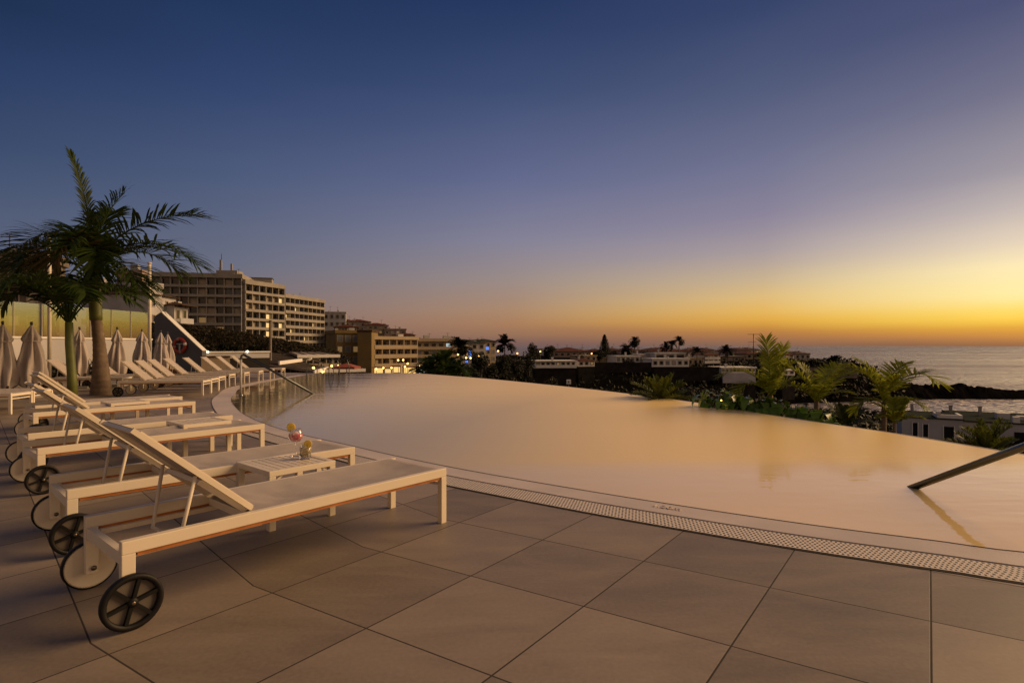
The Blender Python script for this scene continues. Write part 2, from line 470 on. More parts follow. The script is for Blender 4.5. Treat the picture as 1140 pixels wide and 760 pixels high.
# deck tile material: fanned paving, big slabs with open joints
def deck_material():
    m, nt, b = new_mat('porcelain_paving')
    def mth(op, a, c=None):
        n = nt.nodes.new('ShaderNodeMath'); n.operation = op
        for i, x in enumerate((a, c)):
            if x is None: continue
            if isinstance(x, (int, float)): n.inputs[i].default_value = x
            else: nt.links.new(x, n.inputs[i])
        return n.outputs[0]
    tc = nt.nodes.new('ShaderNodeTexCoord')
    sp = nt.nodes.new('ShaderNodeSeparateXYZ')
    nt.links.new(tc.outputs['Object'], sp.inputs[0])
    P0 = G(288.3, 649.3)
    Ad = Vector((0.564, 0.826 * K)).normalized(); Bd = Vector((0.826, -0.564 * K)).normalized()
    Bl = Vector((0.664, -0.748 * K)).normalized()
    x = mth('SUBTRACT', sp.outputs['X'], P0.x); y = mth('SUBTRACT', sp.outputs['Y'], P0.y)
    def coords(Av, Bv):
        det = Av.x * Bv.y - Av.y * Bv.x
        a = mth('ADD', mth('MULTIPLY', x, Bv.y / det), mth('MULTIPLY', y, -Bv.x / det))
        c = mth('ADD', mth('MULTIPLY', x, -Av.y / det), mth('MULTIPLY', y, Av.x / det))
        return a, c
    a1, b1 = coords(Ad, Bd)
    a2, b2 = coords(Ad, Bl)
    right = mth('GREATER_THAN', b1, 0.0)
    left = mth('SUBTRACT', 1.0, right)
    a = mth('ADD', mth('MULTIPLY', a1, right), mth('MULTIPLY', a2, left))
    c = mth('ADD', mth('MULTIPLY', b1, right), mth('MULTIPLY', b2, left))
    C4 = G(649.7, 674.5); d = C4 - P0
    det_ = Ad.x * Bd.y - Ad.y * Bd.x
    a_off = (d.x * Bd.y - d.y * Bd.x) / det_; b_off = (-d.x * Ad.y + d.y * Ad.x) / det_
    TA, TB = 0.688 * Vector((0.564, 0.826 * K)).length, 0.634 * Vector((0.826, -0.564 * K)).length
    k = round(b_off / TB)
    u = mth('DIVIDE', mth('SUBTRACT', a, a_off), TA)
    v = mth('DIVIDE', mth('SUBTRACT', c, b_off - k * TB if abs(b_off - k * TB) > 0.05 else 0.0), TB)
    fu = mth('FRACT', u); fv = mth('FRACT', v)
    eu = mth('MULTIPLY', mth('MINIMUM', fu, mth('SUBTRACT', 1.0, fu)), TA)
    ev = mth('MULTIPLY', mth('MINIMUM', fv, mth('SUBTRACT', 1.0, fv)), TB)
    e = mth('MINIMUM', eu, ev)
    mr = nt.nodes.new('ShaderNodeMapRange'); mr.interpolation_type = 'SMOOTHSTEP'
    mr.inputs['From Min'].default_value = 0.0024; mr.inputs['From Max'].default_value = 0.0048
    nt.links.new(e, mr.inputs['Value'])
    tilemask = mr.outputs[0]
    cell = nt.nodes.new('ShaderNodeCombineXYZ')
    nt.links.new(mth('FLOOR', u), cell.inputs[0]); nt.links.new(mth('FLOOR', v), cell.inputs[1])
    wn = nt.nodes.new('ShaderNodeTexWhiteNoise'); nt.links.new(cell.outputs[0], wn.inputs['Vector'])
    # stone figure: each slab shows its own stretch of a streaky pattern
    vadd = nt.nodes.new('ShaderNodeVectorMath'); vadd.operation = 'ADD'
    vm = nt.nodes.new('ShaderNodeVectorMath'); vm.operation = 'SCALE'; vm.inputs['Scale'].default_value = 9.0
    nt.links.new(wn.outputs['Color'], vm.inputs[0])
    nt.links.new(tc.outputs['Object'], vadd.inputs[0]); nt.links.new(vm.outputs[0], vadd.inputs[1])
    map1 = nt.nodes.new('ShaderNodeMapping'); map1.inputs['Rotation'].default_value = (0, 0, R(-25)); map1.inputs['Scale'].default_value = (1.0, 3.2, 1)
    nt.links.new(vadd.outputs[0], map1.inputs[0])
    n1 = nt.nodes.new('ShaderNodeTexNoise'); n1.inputs['Scale'].default_value = 1.5; n1.inputs['Detail'].default_value = 8; n1.inputs['Roughness'].default_value = 0.62; n1.inputs['Distortion'].default_value = 0.5
    nt.links.new(map1.outputs[0], n1.inputs['Vector'])
    n2 = nt.nodes.new('ShaderNodeTexNoise'); n2.inputs['Scale'].default_value = 55; n2.inputs['Detail'].default_value = 6
    nt.links.new(tc.outputs['Object'], n2.inputs['Vector'])
    n3 = nt.nodes.new('ShaderNodeTexNoise'); n3.inputs['Scale'].default_value = 0.7; n3.inputs['Detail'].default_value = 4
    nt.links.new(tc.outputs['Object'], n3.inputs['Vector'])
    val = mth('ADD', mth('MULTIPLY', n1.outputs['Fac'], 0.5), mth('ADD', mth('MULTIPLY', n2.outputs['Fac'], 0.26), mth('MULTIPLY', n3.outputs['Fac'], 0.12)))
    val = mth('ADD', val, mth('MULTIPLY', wn.outputs['Value'], 0.26))
    r = nt.nodes.new('ShaderNodeValToRGB')
    r.color_ramp.elements[0].position = 0.33; r.color_ramp.elements[0].color = (0.138, 0.110, 0.085, 1)
    r.color_ramp.elements[1].position = 0.80; r.color_ramp.elements[1].color = (0.318, 0.256, 0.198, 1)
    nt.links.new(val, r.inputs['Fac'])
    # small stains
    vo = nt.nodes.new('ShaderNodeTexVoronoi'); vo.inputs['Scale'].default_value = 2.2; vo.inputs['Randomness'].default_value = 1
    nt.links.new(tc.outputs['Object'], vo.inputs['Vector'])
    st = nt.nodes.new('ShaderNodeMapRange'); st.inputs['From Min'].default_value = 0.012; st.inputs['From Max'].default_value = 0.03
    st.inputs['To Min'].default_value = 0.65; st.inputs['To Max'].default_value = 1
    nt.links.new(vo.outputs['Distance'], st.inputs['Value'])
    mul = nt.nodes.new('ShaderNodeMix'); mul.data_type = 'RGBA'; mul.blend_type = 'MULTIPLY'; mul.inputs['Factor'].default_value = 1
    nt.links.new(r.outputs['Color'], mul.inputs['A']); nt.links.new(st.outputs[0], mul.inputs['B'])
    mx = nt.nodes.new('ShaderNodeMix'); mx.data_type = 'RGBA'
    mx.inputs['A'].default_value = (0.035, 0.026, 0.02, 1)
    nt.links.new(tilemask, mx.inputs['Factor']); nt.links.new(mul.outputs['Result'], mx.inputs['B'])
    nt.links.new(mx.outputs['Result'], b.inputs['Base Color'])
    ro = nt.nodes.new('ShaderNodeMapRange'); ro.inputs['To Min'].default_value = 0.42; ro.inputs['To Max'].default_value = 0.62
    nt.links.new(n1.outputs['Fac'], ro.inputs['Value'])
    nt.links.new(node_math(nt, 'MAXIMUM', ro.outputs[0], node_math(nt, 'SUBTRACT', 1.0, tilemask)), b.inputs['Roughness'])
    bp = nt.nodes.new('ShaderNodeBump'); bp.inputs['Strength'].default_value = 0.5; bp.inputs['Distance'].default_value = 0.003
    hsum = mth('ADD', mth('MULTIPLY', tilemask, 0.3), mth('MULTIPLY', n2.outputs['Fac'], 0.10))
    hsum = mth('ADD', hsum, mth('MULTIPLY', n1.outputs['Fac'], 0.25))
    nt.links.new(hsum, bp.inputs['Height'])
    nt.links.new(bp.outputs['Normal'], b.inputs['Normal'])
    return m

edge_out = offset(far, -0.14)
outline = [Vector((-30, -6, 0)), Vector((8.5, -6, 0)), Vector((8.5, 2.4, 0)), Vector((6.2, 2.6, 0))] + edge_out[::-1][1:-6:2] + [Vector((-9.2, 26.2 * K, 0)), Vector((-13, 27 * K, 0)), Vector((-30, 27 * K, 0))]
mb = MB().prism(outline, -4.2, 0.0)
tag(mb.build('pool_deck', deck_material()), kind='structure')

def water_material(name, base, rough, s1, st1, s2, st2, dist, stretch=(1, 1, 1)):
    m, nt, b = new_mat(name)
    b.inputs['Base Color'].default_value = (*base, 1)
    b.inputs['Roughness'].default_value = rough
    b.inputs['IOR'].default_value = 1.33
    tc = nt.nodes.new('ShaderNodeTexCoord')
    mp = nt.nodes.new('ShaderNodeMapping'); mp.inputs['Scale'].default_value = stretch
    nt.links.new(tc.outputs['Object'], mp.inputs[0])
    last = None
    for s, st in ((s1, st1), (s2, st2)):
        n = nt.nodes.new('ShaderNodeTexNoise'); n.inputs['Scale'].default_value = s; n.inputs['Detail'].default_value = 3
        nt.links.new(mp.outputs[0], n.inputs['Vector'])
        bp = nt.nodes.new('ShaderNodeBump'); bp.inputs['Strength'].default_value = st; bp.inputs['Distance'].default_value = dist
        nt.links.new(n.outputs['Fac'], bp.inputs['Height'])
        if last: nt.links.new(last, bp.inputs['Normal'])
        last = bp.outputs['Normal']
    nt.links.new(last, b.inputs['Normal'])
    return m, nt, b

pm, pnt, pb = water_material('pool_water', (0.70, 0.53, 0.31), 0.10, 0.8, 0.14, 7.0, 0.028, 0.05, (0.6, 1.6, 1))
_tc = pnt.nodes.new('ShaderNodeTexCoord'); _sp = pnt.nodes.new('ShaderNodeSeparateXYZ'); pnt.links.new(_tc.outputs['Object'], _sp.inputs[0])
_mr = pnt.nodes.new('ShaderNodeMapRange'); _mr.interpolation_type = 'SMOOTHSTEP'      # breeze-ruffled towards the open side, calm in the lee
_mr.inputs['From Min'].default_value = -4.5; _mr.inputs['From Max'].default_value = 2.5
_mr.inputs['To Min'].default_value = 0.03; _mr.inputs['To Max'].default_value = 0.30
pnt.links.new(_sp.outputs['X'], _mr.inputs['Value']); _m2 = pnt.nodes.new('ShaderNodeMapRange'); _m2.interpolation_type = 'SMOOTHSTEP'
_m2.inputs['From Min'].default_value = 4.5; _m2.inputs['From Max'].default_value = 6.0
_m2.inputs['To Min'].default_value = 0.03; _m2.inputs['To Max'].default_value = 0.30
pnt.links.new(_sp.outputs['Y'], _m2.inputs['Value'])
pnt.links.new(node_math(pnt, 'MINIMUM', _mr.outputs[0], _m2.outputs[0]), pb.inputs['Roughness'])
_rp = pnt.nodes.new('ShaderNodeMapRange'); _rp.interpolation_type = 'SMOOTHSTEP'     # golden glow at right and far, dark reflections at left, painted into base colour
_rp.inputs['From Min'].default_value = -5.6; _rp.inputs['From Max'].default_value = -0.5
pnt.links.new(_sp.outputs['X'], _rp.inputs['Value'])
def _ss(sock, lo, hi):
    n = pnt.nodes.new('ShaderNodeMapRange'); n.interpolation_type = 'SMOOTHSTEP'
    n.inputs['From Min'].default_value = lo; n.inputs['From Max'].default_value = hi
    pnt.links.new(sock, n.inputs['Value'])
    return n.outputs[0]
_glow = node_math(pnt, 'MAXIMUM', _ss(_sp.outputs['X'], -1.8, 2.2), _ss(_sp.outputs['Y'], 6.0, 15.5))
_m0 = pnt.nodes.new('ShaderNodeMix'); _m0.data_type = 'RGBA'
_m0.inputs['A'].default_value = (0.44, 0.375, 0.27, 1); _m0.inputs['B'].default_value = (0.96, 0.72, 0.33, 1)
pnt.links.new(_glow, _m0.inputs['Factor'])
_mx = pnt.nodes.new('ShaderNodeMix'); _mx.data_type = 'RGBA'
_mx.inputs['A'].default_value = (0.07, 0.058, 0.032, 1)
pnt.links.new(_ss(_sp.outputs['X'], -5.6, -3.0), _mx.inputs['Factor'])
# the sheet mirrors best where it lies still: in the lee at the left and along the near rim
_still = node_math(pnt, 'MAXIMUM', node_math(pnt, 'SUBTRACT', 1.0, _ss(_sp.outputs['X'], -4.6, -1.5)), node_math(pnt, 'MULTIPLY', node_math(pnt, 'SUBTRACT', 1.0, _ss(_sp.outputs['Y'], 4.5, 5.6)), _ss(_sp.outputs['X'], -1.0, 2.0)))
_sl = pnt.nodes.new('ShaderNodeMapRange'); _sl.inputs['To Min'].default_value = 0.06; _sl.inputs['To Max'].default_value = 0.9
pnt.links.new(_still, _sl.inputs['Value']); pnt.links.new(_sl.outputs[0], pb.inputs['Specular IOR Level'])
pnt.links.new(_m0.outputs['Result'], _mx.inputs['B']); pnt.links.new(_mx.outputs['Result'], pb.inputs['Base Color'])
pb.inputs['IOR'].default_value = 1.7
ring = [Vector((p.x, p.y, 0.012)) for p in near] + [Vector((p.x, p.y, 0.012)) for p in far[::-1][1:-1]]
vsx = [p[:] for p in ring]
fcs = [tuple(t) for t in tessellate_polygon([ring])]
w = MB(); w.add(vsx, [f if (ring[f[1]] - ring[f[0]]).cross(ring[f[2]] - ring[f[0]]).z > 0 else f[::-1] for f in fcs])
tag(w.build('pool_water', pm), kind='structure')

def strip(a, b, za, zb, name, m, uv=False, parent=None, thick=0.0):
    vs = [(p.x, p.y, za) for p in a] + [(p.x, p.y, zb) for p in b]
    n = len(a)
    fs = [(i, n + i, n + i + 1, i + 1) for i in range(n - 1)]
    mb = MB().add(vs, fs)
    if thick:
        k = len(vs)
        mb.add([(p.x, p.y, zb) for p in b] + [(p.x, p.y, zb - thick) for p in b], [(i, n + i, n + i + 1, i + 1) for i in range(n - 1)])
    o = mb.build(name, m, parent)
    if uv:
        me = o.data
        L = [0]
        for p, q in zip(a, a[1:]): L.append(L[-1] + (q - p).length)
        wd = (a[0] - b[0]).length
        lay = me.uv_layers.new(name='along')
        for poly in me.polygons:
            for li in poly.loop_indices:
                vi = me.loops[li].vertex_index
                if vi < 2 * n: lay.data[li].uv = (L[vi % n], 0 if vi < n else wd)
    return o

# bare pale coping, then a drain slot, then the plastic overflow grating
M['coping'] = mat('pale_coping', (0.58, 0.50, 0.45), 0.45, 0.10, 2.0, 0.15, 90)
k0 = next(i for i, p in enumerate(near) if p.y < 9.6 * K)
o1 = offset(near, 0.25); o2 = offset(near, 0.267); o3 = offset(near, 0.50); o4 = offset(near, 0.515)
wide = offset(near, 0.36)
outer = [o1[i].lerp(wide[i], sst(0, 1, (near[i].y - 9.0 * K) / 1.5)) for i in range(len(near))]
t = tag(strip(near, outer, 0.008, 0.010, 'pool_coping', 'coping', thick=0.012), kind='structure')
M['slot'] = mat('dark_drain_slot', (0.045, 0.036, 0.03), 0.8, 0.2, 20)
tag(strip(o1[k0:], o2[k0:], 0.003, 0.003, 'drain_slot', 'slot'), kind='structure')

gm, nt, b = new_mat('grating_plastic')
uvn = nt.nodes.new('ShaderNodeUVMap'); uvn.uv_map = 'along'
sp = nt.nodes.new('ShaderNodeSeparateXYZ'); nt.links.new(uvn.outputs[0], sp.inputs[0])
PU, PV = 0.024, 0.0325
row = node_math(nt, 'DIVIDE', sp.outputs['Y'], PV)
fr = node_math(nt, 'FRACT', row)
half = node_math(nt, 'MULTIPLY', node_math(nt, 'FLOOR', row), 0.5)
uu = node_math(nt, 'FRACT', node_math(nt, 'ADD', node_math(nt, 'DIVIDE', sp.outputs['X'], PU), half))
du = node_math(nt, 'MULTIPLY', node_math(nt, 'ABSOLUTE', node_math(nt, 'SUBTRACT', uu, 0.5)), PU)
dv = node_math(nt, 'MULTIPLY', node_math(nt, 'ABSOLUTE', node_math(nt, 'SUBTRACT', fr, 0.5)), PV)
hole = node_math(nt, 'MULTIPLY', node_math(nt, 'LESS_THAN', du, 0.0055), node_math(nt, 'LESS_THAN', dv, 0.0105))
mx = nt.nodes.new('ShaderNodeMix'); mx.data_type = 'RGBA'
mx.inputs['A'].default_value = (0.66, 0.58, 0.51, 1); mx.inputs['B'].default_value = (0.03, 0.025, 0.02, 1)
nt.links.new(hole, mx.inputs['Factor']); nt.links.new(mx.outputs['Result'], b.inputs['Base Color'])
b.inputs['Roughness'].default_value = 0.55
bp = nt.nodes.new('ShaderNodeBump'); bp.inputs['Strength'].default_value = 1.0; bp.inputs['Distance'].default_value = 0.008
nt.links.new(node_math(nt, 'SUBTRACT', 1.0, hole), bp.inputs['Height']); nt.links.new(bp.outputs['Normal'], b.inputs['Normal'])
tag(strip(o2[k0:], o3[k0:], 0.007, 0.007, 'overflow_grating', gm, uv=True), kind='structure')
tag(strip(o3[k0:], o4[k0:], 0.004, 0.004, 'grating_edge_joint', 'slot'), kind='structure')

# depth mark pressed into the coping
cu = bpy.data.curves.new('depth_mark', 'FONT')
cu.body = '1,20m'; cu.size = 0.085; cu.extrude = 0.002; cu.align_x = 'CENTER'
tmp = bpy.data.objects.new('tmp_text', cu); col.objects.link(tmp)
bpy.context.view_layer.update()
me = bpy.data.meshes.new_from_object(tmp.evaluated_get(bpy.context.evaluated_depsgraph_get()))
bpy.data.objects.remove(tmp)
dm = bpy.data.objects.new('depth_mark', me); col.objects.link(dm)
M['mark'] = mat('pressed_numbers', (0.62, 0.54, 0.48), 0.5, 0.05, 20)
me.materials.clear(); me.materials.append(M['mark'])
p = G(741, 567.5); q = G(760, 570.5)
dm.location = (p.x, p.y, 0.013); dm.rotation_euler = (0, 0, heading(q - p))
tag(dm, 'raised pale depth figures reading 1,20m on the coping', 'depth mark')

# far lip of the infinity edge
M['lip'] = mat('wet_lip', (0.33, 0.29, 0.24), 0.2, 0.1, 2)
tag(strip(far, offset(far, -0.10), 0.011, -0.03, 'infinity_lip', 'lip'), kind='structure')

# ================================================================== land and sea
SEA = -20.0
smat, snt, sb = water_material('sea_water', (0.135, 0.122, 0.15), 0.40, 0.05, 1.0, 0.5, 1.0, 3.0, (0.4, 1, 1))
S = 26000
sea = MB()
sea.add([(-S, -2000, SEA), (S, -2000, SEA), (S, S, SEA), (-S, S, SEA)], [(0, 1, 2, 3)])
# calmer and choppier lanes on the open sea, glitter streaks painted into the colour
_t = snt.nodes.new('ShaderNodeTexCoord'); _m = snt.nodes.new('ShaderNodeMapping'); _m.inputs['Scale'].default_value = (0.0022, 0.011, 1)
snt.links.new(_t.outputs['Object'], _m.inputs[0])
_n = snt.nodes.new('ShaderNodeTexNoise'); _n.inputs['Scale'].default_value = 1.0; _n.inputs['Detail'].default_value = 7; _n.inputs['Roughness'].default_value = 0.6
snt.links.new(_m.outputs[0], _n.inputs['Vector'])
_r = snt.nodes.new('ShaderNodeMapRange'); _r.inputs['From Min'].default_value = 0.35; _r.inputs['From Max'].default_value = 0.68
_r.inputs['To Min'].default_value = 0.20; _r.inputs['To Max'].default_value = 0.52
snt.links.new(_n.outputs['Fac'], _r.inputs['Value']); snt.links.new(_r.outputs[0], sb.inputs['Roughness'])
_c = snt.nodes.new('ShaderNodeMix'); _c.data_type = 'RGBA'; _c.inputs['A'].default_value = (0.30, 0.28, 0.33, 1); _c.inputs['B'].default_value = (0.10, 0.09, 0.115, 1)
snt.links.new(_n.outputs['Fac'], _c.inputs['Factor']); snt.links.new(_c.outputs['Result'], sb.inputs['Base Color'])
tag(sea.build('sea', smat), kind='structure')

coast = [(-900, -300), (400, -300), (400, 60), (300, 78), (130, 100), (84, 122), (74, 160), (84, 205), (104, 224), (128, 230), (150, 238), (160, 246), (163, 262), (148, 300), (112, 370), (60, 450), (-20, 540), (-160, 760), (-900, 1000)]
def coast_dist(x, y):
    y = y / K
    inside = False
    best = 1e9
    n = len(coast)
    for i in range(n):
        x1, y1 = coast[i]; x2, y2 = coast[(i + 1) % n]
        if (y1 > y) != (y2 > y) and x < (x2 - x1) * (y - y1) / (y2 - y1) + x1: inside = not inside
        dx, dy = x2 - x1, y2 - y1
        t = max(0, min(1, ((x - x1) * dx + (y - y1) * dy) / (dx * dx + dy * dy)))
        best = min(best, math.hypot(x - x1 - t * dx, y - y1 - t * dy))
    return best if inside else -best
def gauss(x, y, cx, cy, sx, sy):
    return math.exp(-((x - cx) / sx) ** 2 - ((y - cy) / sy) ** 2)
def land(x, y):
    d = coast_dist(x, y)
    y = y / K
    right = sst(-0.10, 0.02, x / max(y, 20)) if y > 0 else 1.0
    gar = -4.5 - 0.075 * max(0, y - 10)
    gar = max(gar, -13.0)
    head = gar + (-6.3 - gar) * sst(196, 232, y + 0.10 * abs(x - 90) - (8 if x > 95 else 0))
    left = -4.5 - 0.045 * max(0, min(y, 90) - 10)
    h = left + (head - left) * right
    h += 9.5 * gauss(x, y, -125, 235, 62, 30) * (1 - right)
    h += 21 * gauss(x, y, -125, 345, 72, 50) + 6 * gauss(x, y, -60, 330, 40, 30)
    if x < 0: h = h + 0.02 * min(-x, 300) * sst(0, 60, -x) * sst(250, 320, y)
    h += 1.0 * noise.noise(Vector((x * 0.05, y * 0.05, 0))) * sst(15, 60, y)
    e = sst(-6, 16, d)
    return SEA - 4 + (h - SEA + 4) * e if d < 16 else h
vs_, fs_ = [], []
NA, NR = 220, 150
for j in range(NR):
    r = 2.0 * (900 / 2.0) ** (j / (NR - 1))
    for i in range(NA):
        a = R(-100 + 200 * i / (NA - 1))
        x, y = r * math.sin(a), r * math.cos(a)
        vs_.append((x, y, land(x, y)))
for j in range(NR - 1):
    for i in range(NA - 1):
        k = j * NA + i
        fs_.append((k, k + NA, k + NA + 1, k + 1))
mb = MB(); mb.add(vs_, fs_, True)
tag(mb.build('ground', 'soil'), kind='structure')

# dark planted bank below the far hotel
crest_px = [(120, 362), (200, 365.5), (224, 367), (260, 372), (300, 379), (340, 385.5), (366, 390), (384, 399), (400, 415), (430, 424)]
def crest(px):
    for (a, b), (c, d) in zip(crest_px, crest_px[1:]):
        if px <= c: return b + (d - b) * max(0, (px - a)) / (c - a)
    return crest_px[-1][1]
mb = MB(); vs_, fs_ = [], []
NU, NV = 90, 14
for i in range(NU):
    px = 110 + 320 * i / (NU - 1)
    zc = ZH(crest(px), 84)
    for j in range(NV):
        t = j / (NV - 1)
        Y = 54 + 30 * t if t < 0.9 else 81 + 130 * (t - 0.9)
        z = -3.0 + (zc + 3.0) * sst(0, 0.8, t) if t < 0.9 else zc - 3 * (t - 0.9) * 10
        z += 0.25 * noise.noise(Vector((px * 0.15, Y * 0.3, 2)))
        p = A(px, Y); vs_.append((p.x, p.y, z))
for i in range(NU - 1):
    for j in range(NV - 1):
        k = i * NV + j
        fs_.append((k, k + NV, k + NV + 1, k + 1))
mb.add(vs_, fs_, True)
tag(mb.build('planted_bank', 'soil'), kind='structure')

# lava rocks off the headland
def rock_ridge(name, pts, label):
    """pts: (x, y, width, height)"""
    mb = MB(); vs_, fs_ = [], []
    NS, NC = len(pts) * 14, 16
    for i in range(NS):
        f = i / (NS - 1) * (len(pts) - 1); k = min(int(f), len(pts) - 2); t = f - k
        x, y, wd, h = [pts[k][q] * (1 - t) + pts[k + 1][q] * t for q in range(4)]
        for j in range(NC):
            s = j / (NC - 1) * 2 - 1
            n1 = noise.noise(Vector((x * 0.22, s * 2, 3))) + 0.5 * noise.noise(Vector((x * 0.6, s * 5, 7)))
            zz = h * max(0, 1 - abs(s) ** 2.4) * (0.80 + 0.16 * n1 + 0.14 * noise.noise(Vector((x * 0.9, s * 8, 5)))) - 0.6
            vs_.append((x + 1.5 * noise.noise(Vector((x * .3, s, 9))), y * K + s * wd + 1.2 * n1, SEA + zz))
    for i in range(NS - 1):
        for j in range(NC - 1):
            k = i * NC + j
            fs_.append((k, k + NC, k + NC + 1, k + 1))
    mb.add(vs_, fs_)
    return tag(mb.build(name, 'rock'), kind='structure')
rock_ridge('lava_spit', [(146, 246, 9, 7), (158, 250, 10, 9.0), (168, 252, 9, 6.5), (176, 252, 9, 7.2), (186, 251, 8, 7.0), (196, 249, 7, 5.5), (206, 247, 5, 4.0), (213, 246, 2, 0.8)], '')
rock_ridge('lava_rocks', [(205, 272, 3, 0.8), (212, 270, 4, 3.0), (222, 268, 5, 2.4), (234, 266, 5, 3.4), (250, 268, 4, 1.0)], '')
# ================================================================== loungers
def make_lounger():
    root = thing('sun_lounger', (0, 0, 0), 0, '', 'sun lounger')
    L2, W2, T = 0.900, 0.28, 0.354
    fr = MB()
    for s in (-1, 1):
        fr.box(-L2, L2, s * W2 - s * 0.038, s * W2, T - 0.054, T, 0.004)
        fr.box(-L2 + 0.05, -0.30, s * 0.222 - 0.012, s * 0.222 + 0.012, T - 0.085, T - 0.063)
    fr.box(L2 - 0.045, L2 - 0.004, -W2 + 0.042, W2 - 0.042, T - 0.058, T - 0.014, 0.004)      # foot bar
    fr.box(-0.36, -0.32, -W2 + 0.042, W2 - 0.042, T - 0.058, T - 0.02)                        # hinge bar
    fr.box(-L2 + 0.004, -L2 + 0.034, -W2 + 0.042, W2 - 0.042, T - 0.10, T - 0.05)             # head bar
    fr.box(0.25, 0.28, -W2 + 0.042, W2 - 0.042, T - 0.06, T - 0.035)
    fr.build('frame', 'cream', root)
    for s in (-1, 1):
        MB().box(-L2 + 0.06, L2 - 0.045, s * (W2 - 0.032), s * (W2 - 0.010), T - 0.070, T - 0.0545).build('wood_strip', 'wood', root)
        MB().box(L2 - 0.043, L2, s * W2 - s * 0.038, s * W2, 0.0, T - 0.054, 0.003).build('leg', 'cream', root)
        lg = MB().box(-L2, -L2 + 0.050, s * W2 - s * 0.038, s * W2, 0.085, T - 0.054, 0.003).build('leg', 'cream', root)
        MB().lathe([(0.012, 0), (0.010, 0.006), (0.0, 0.007)], (-L2 + 0.03, s * (W2 - 0.046) if s > 0 else -(W2 - 0.046), 0.112), 10, 'y').build('bolt', 'bolt', lg)
        # wheel: pale disc inside, black spoked rim outside
        wy = s * (W2 + 0.012)
        wh = MB().lathe([(0.0, -0.004), (0.104, -0.004), (0.104, 0.004), (0.0, 0.004)], (-L2 + 0.03, wy, 0.112), 40, 'y', False).build('wheel', 'cream', root)
        ty = MB()
        prof = [(0.100, -0.016), (0.108, -0.016), (0.112, -0.011), (0.112, 0.011), (0.108, 0.016), (0.097, 0.016), (0.089, 0.010), (0.089, -0.002), (0.100, -0.006), (0.100, -0.016)]
        ty.lathe([(r, h * s) for r, h in prof], (-L2 + 0.03, wy + s * 0.012, 0.112), 40, 'y', cap=False).build('tyre', 'tyre', wh)
        MB().lathe([(0.0, 0.0048 * s), (0.098, 0.0048 * s), (0.098, 0.0064 * s), (0.0, 0.0064 * s)], (-L2 + 0.03, wy, 0.112), 40, 'y', False).build('hub_shade_plate', 'hub', wh)  # dark plate added as painted shade behind the spokes
        sp = MB()
        c = Vector((-L2 + 0.03, wy + s * 0.015, 0.112))
        sp.lathe([(0.020, -0.010 * s), (0.020, 0.010 * s), (0.012, 0.016 * s), (0.0, 0.016 * s)], c, 16, 'y')
        for k in range(6):
            a = k * math.pi / 3 + 0.26
            dr = Vector((math.cos(a), 0, math.sin(a)))
            sp.bar(c + dr * 0.015, c + dr * 0.097, 0.014, 0.018, up=(0, 1, 0))
        sp.build('spokes', 'tyre', wh)
        MB().lathe([(0.009, 0.0), (0.006, 0.003 * s), (0.0, 0.003 * s)], c + Vector((0, 0.0165 * s, 0)), 10, 'y').build('axle_cap', 'bolt', wh)
    MB().box(L2 - 0.035, L2 - 0.015, -W2 + 0.045, W2 - 0.045, 0.245, 0.262).build('stretcher', 'cream', root)
    # woven seat hanging between the rails
    st = MB(); nx, ny = 40, 12
    vs_, fs_ = [], []
    for i in range(nx + 1):
        for j in range(ny + 1):
            u, v = i / nx, j / ny * 2 - 1
            x = -0.36 + u * (L2 - 0.01 + 0.36)
            sag = 0.026 * (1 - abs(v) ** 2.2) * min(1, 5 * u, 7 * (1 - u)) 
            wr = 0.007 * math.sin(u * 52 + 2.5 * v + 1.5 * math.sin(4 * v)) * math.exp(-u * 5) + 0.005 * noise.noise(Vector((x * 5, v * 2, 0)))
            rise = 0.012 * math.exp(-((1 - u) / 0.05) ** 2)
            vs_.append((x, v * 0.248, T + 0.001 - sag + wr * (1 - v * v) + rise * (1 - v * v) * 0.5 - 0.022 * math.exp(-((1 - u) / 0.012) ** 2)))
    for i in range(nx):
        for j in range(ny):
            k = i * (ny + 1) + j
            fs_.append((k, k + ny + 1, k + ny + 2, k + 1))
    st.add(vs_, fs_, True)
    st.build('seat', 'sling', root)
    # raised back
    ang = R(41.2); bl = 0.668
    hx, hz = -0.345, T + 0.004
    dx, dz = -math.cos(ang), math.sin(ang)
    up = (math.sin(ang), 0, math.cos(ang))
    bk = MB()
    for s in (-1, 1):
        bk.bar((hx, s * 0.218, hz), (hx + dx * bl, s * 0.218, hz + dz * bl), 0.018, 0.022, up=up)
        bk.bar((hx + 0.012, s * 0.200, hz + 0.002), (hx + 0.012 + dx * (bl - 0.03), s * 0.200, hz + 0.002 + dz * (bl - 0.03)), 0.006, 0.018, up=up)
        bk.bar((hx + dx * 0.06 + 0.03, s * 0.192, hz - 0.01), (hx + dx * 0.30, s * 0.192, hz + dz * 0.30 - 0.03), 0.012, 0.03, up=up)
    bk.bar((hx + dx * (bl - 0.02), -0.21, hz + dz * (bl - 0.02)), (hx + dx * (bl - 0.02), 0.21, hz + dz * (bl - 0.02)), 0.020, 0.016, up=up)
    bk.bar((hx + dx * 0.30, -0.20, hz + dz * 0.30 - 0.035), (hx + dx * 0.30, 0.20, hz + dz * 0.30 - 0.035), 0.02, 0.02, up=up)
    bo = bk.build('backrest', 'cream', root)
    fb = MB(); vs_, fs_ = [], []
    for i in range(21):
        for j in range(9):
            u, v = i / 20, j / 8 * 2 - 1
            sg = 0.022 * (1 - v * v) * math.sin(math.pi * min(1, u * 1.02)) ** 0.6 - 0.012
            x = hx + dx * bl * (0.01 + 0.97 * u) - up[0] * sg
            z = hz + dz * bl * (0.01 + 0.97 * u) - up[2] * sg
            vs_.append((x, v * 0.204, z))
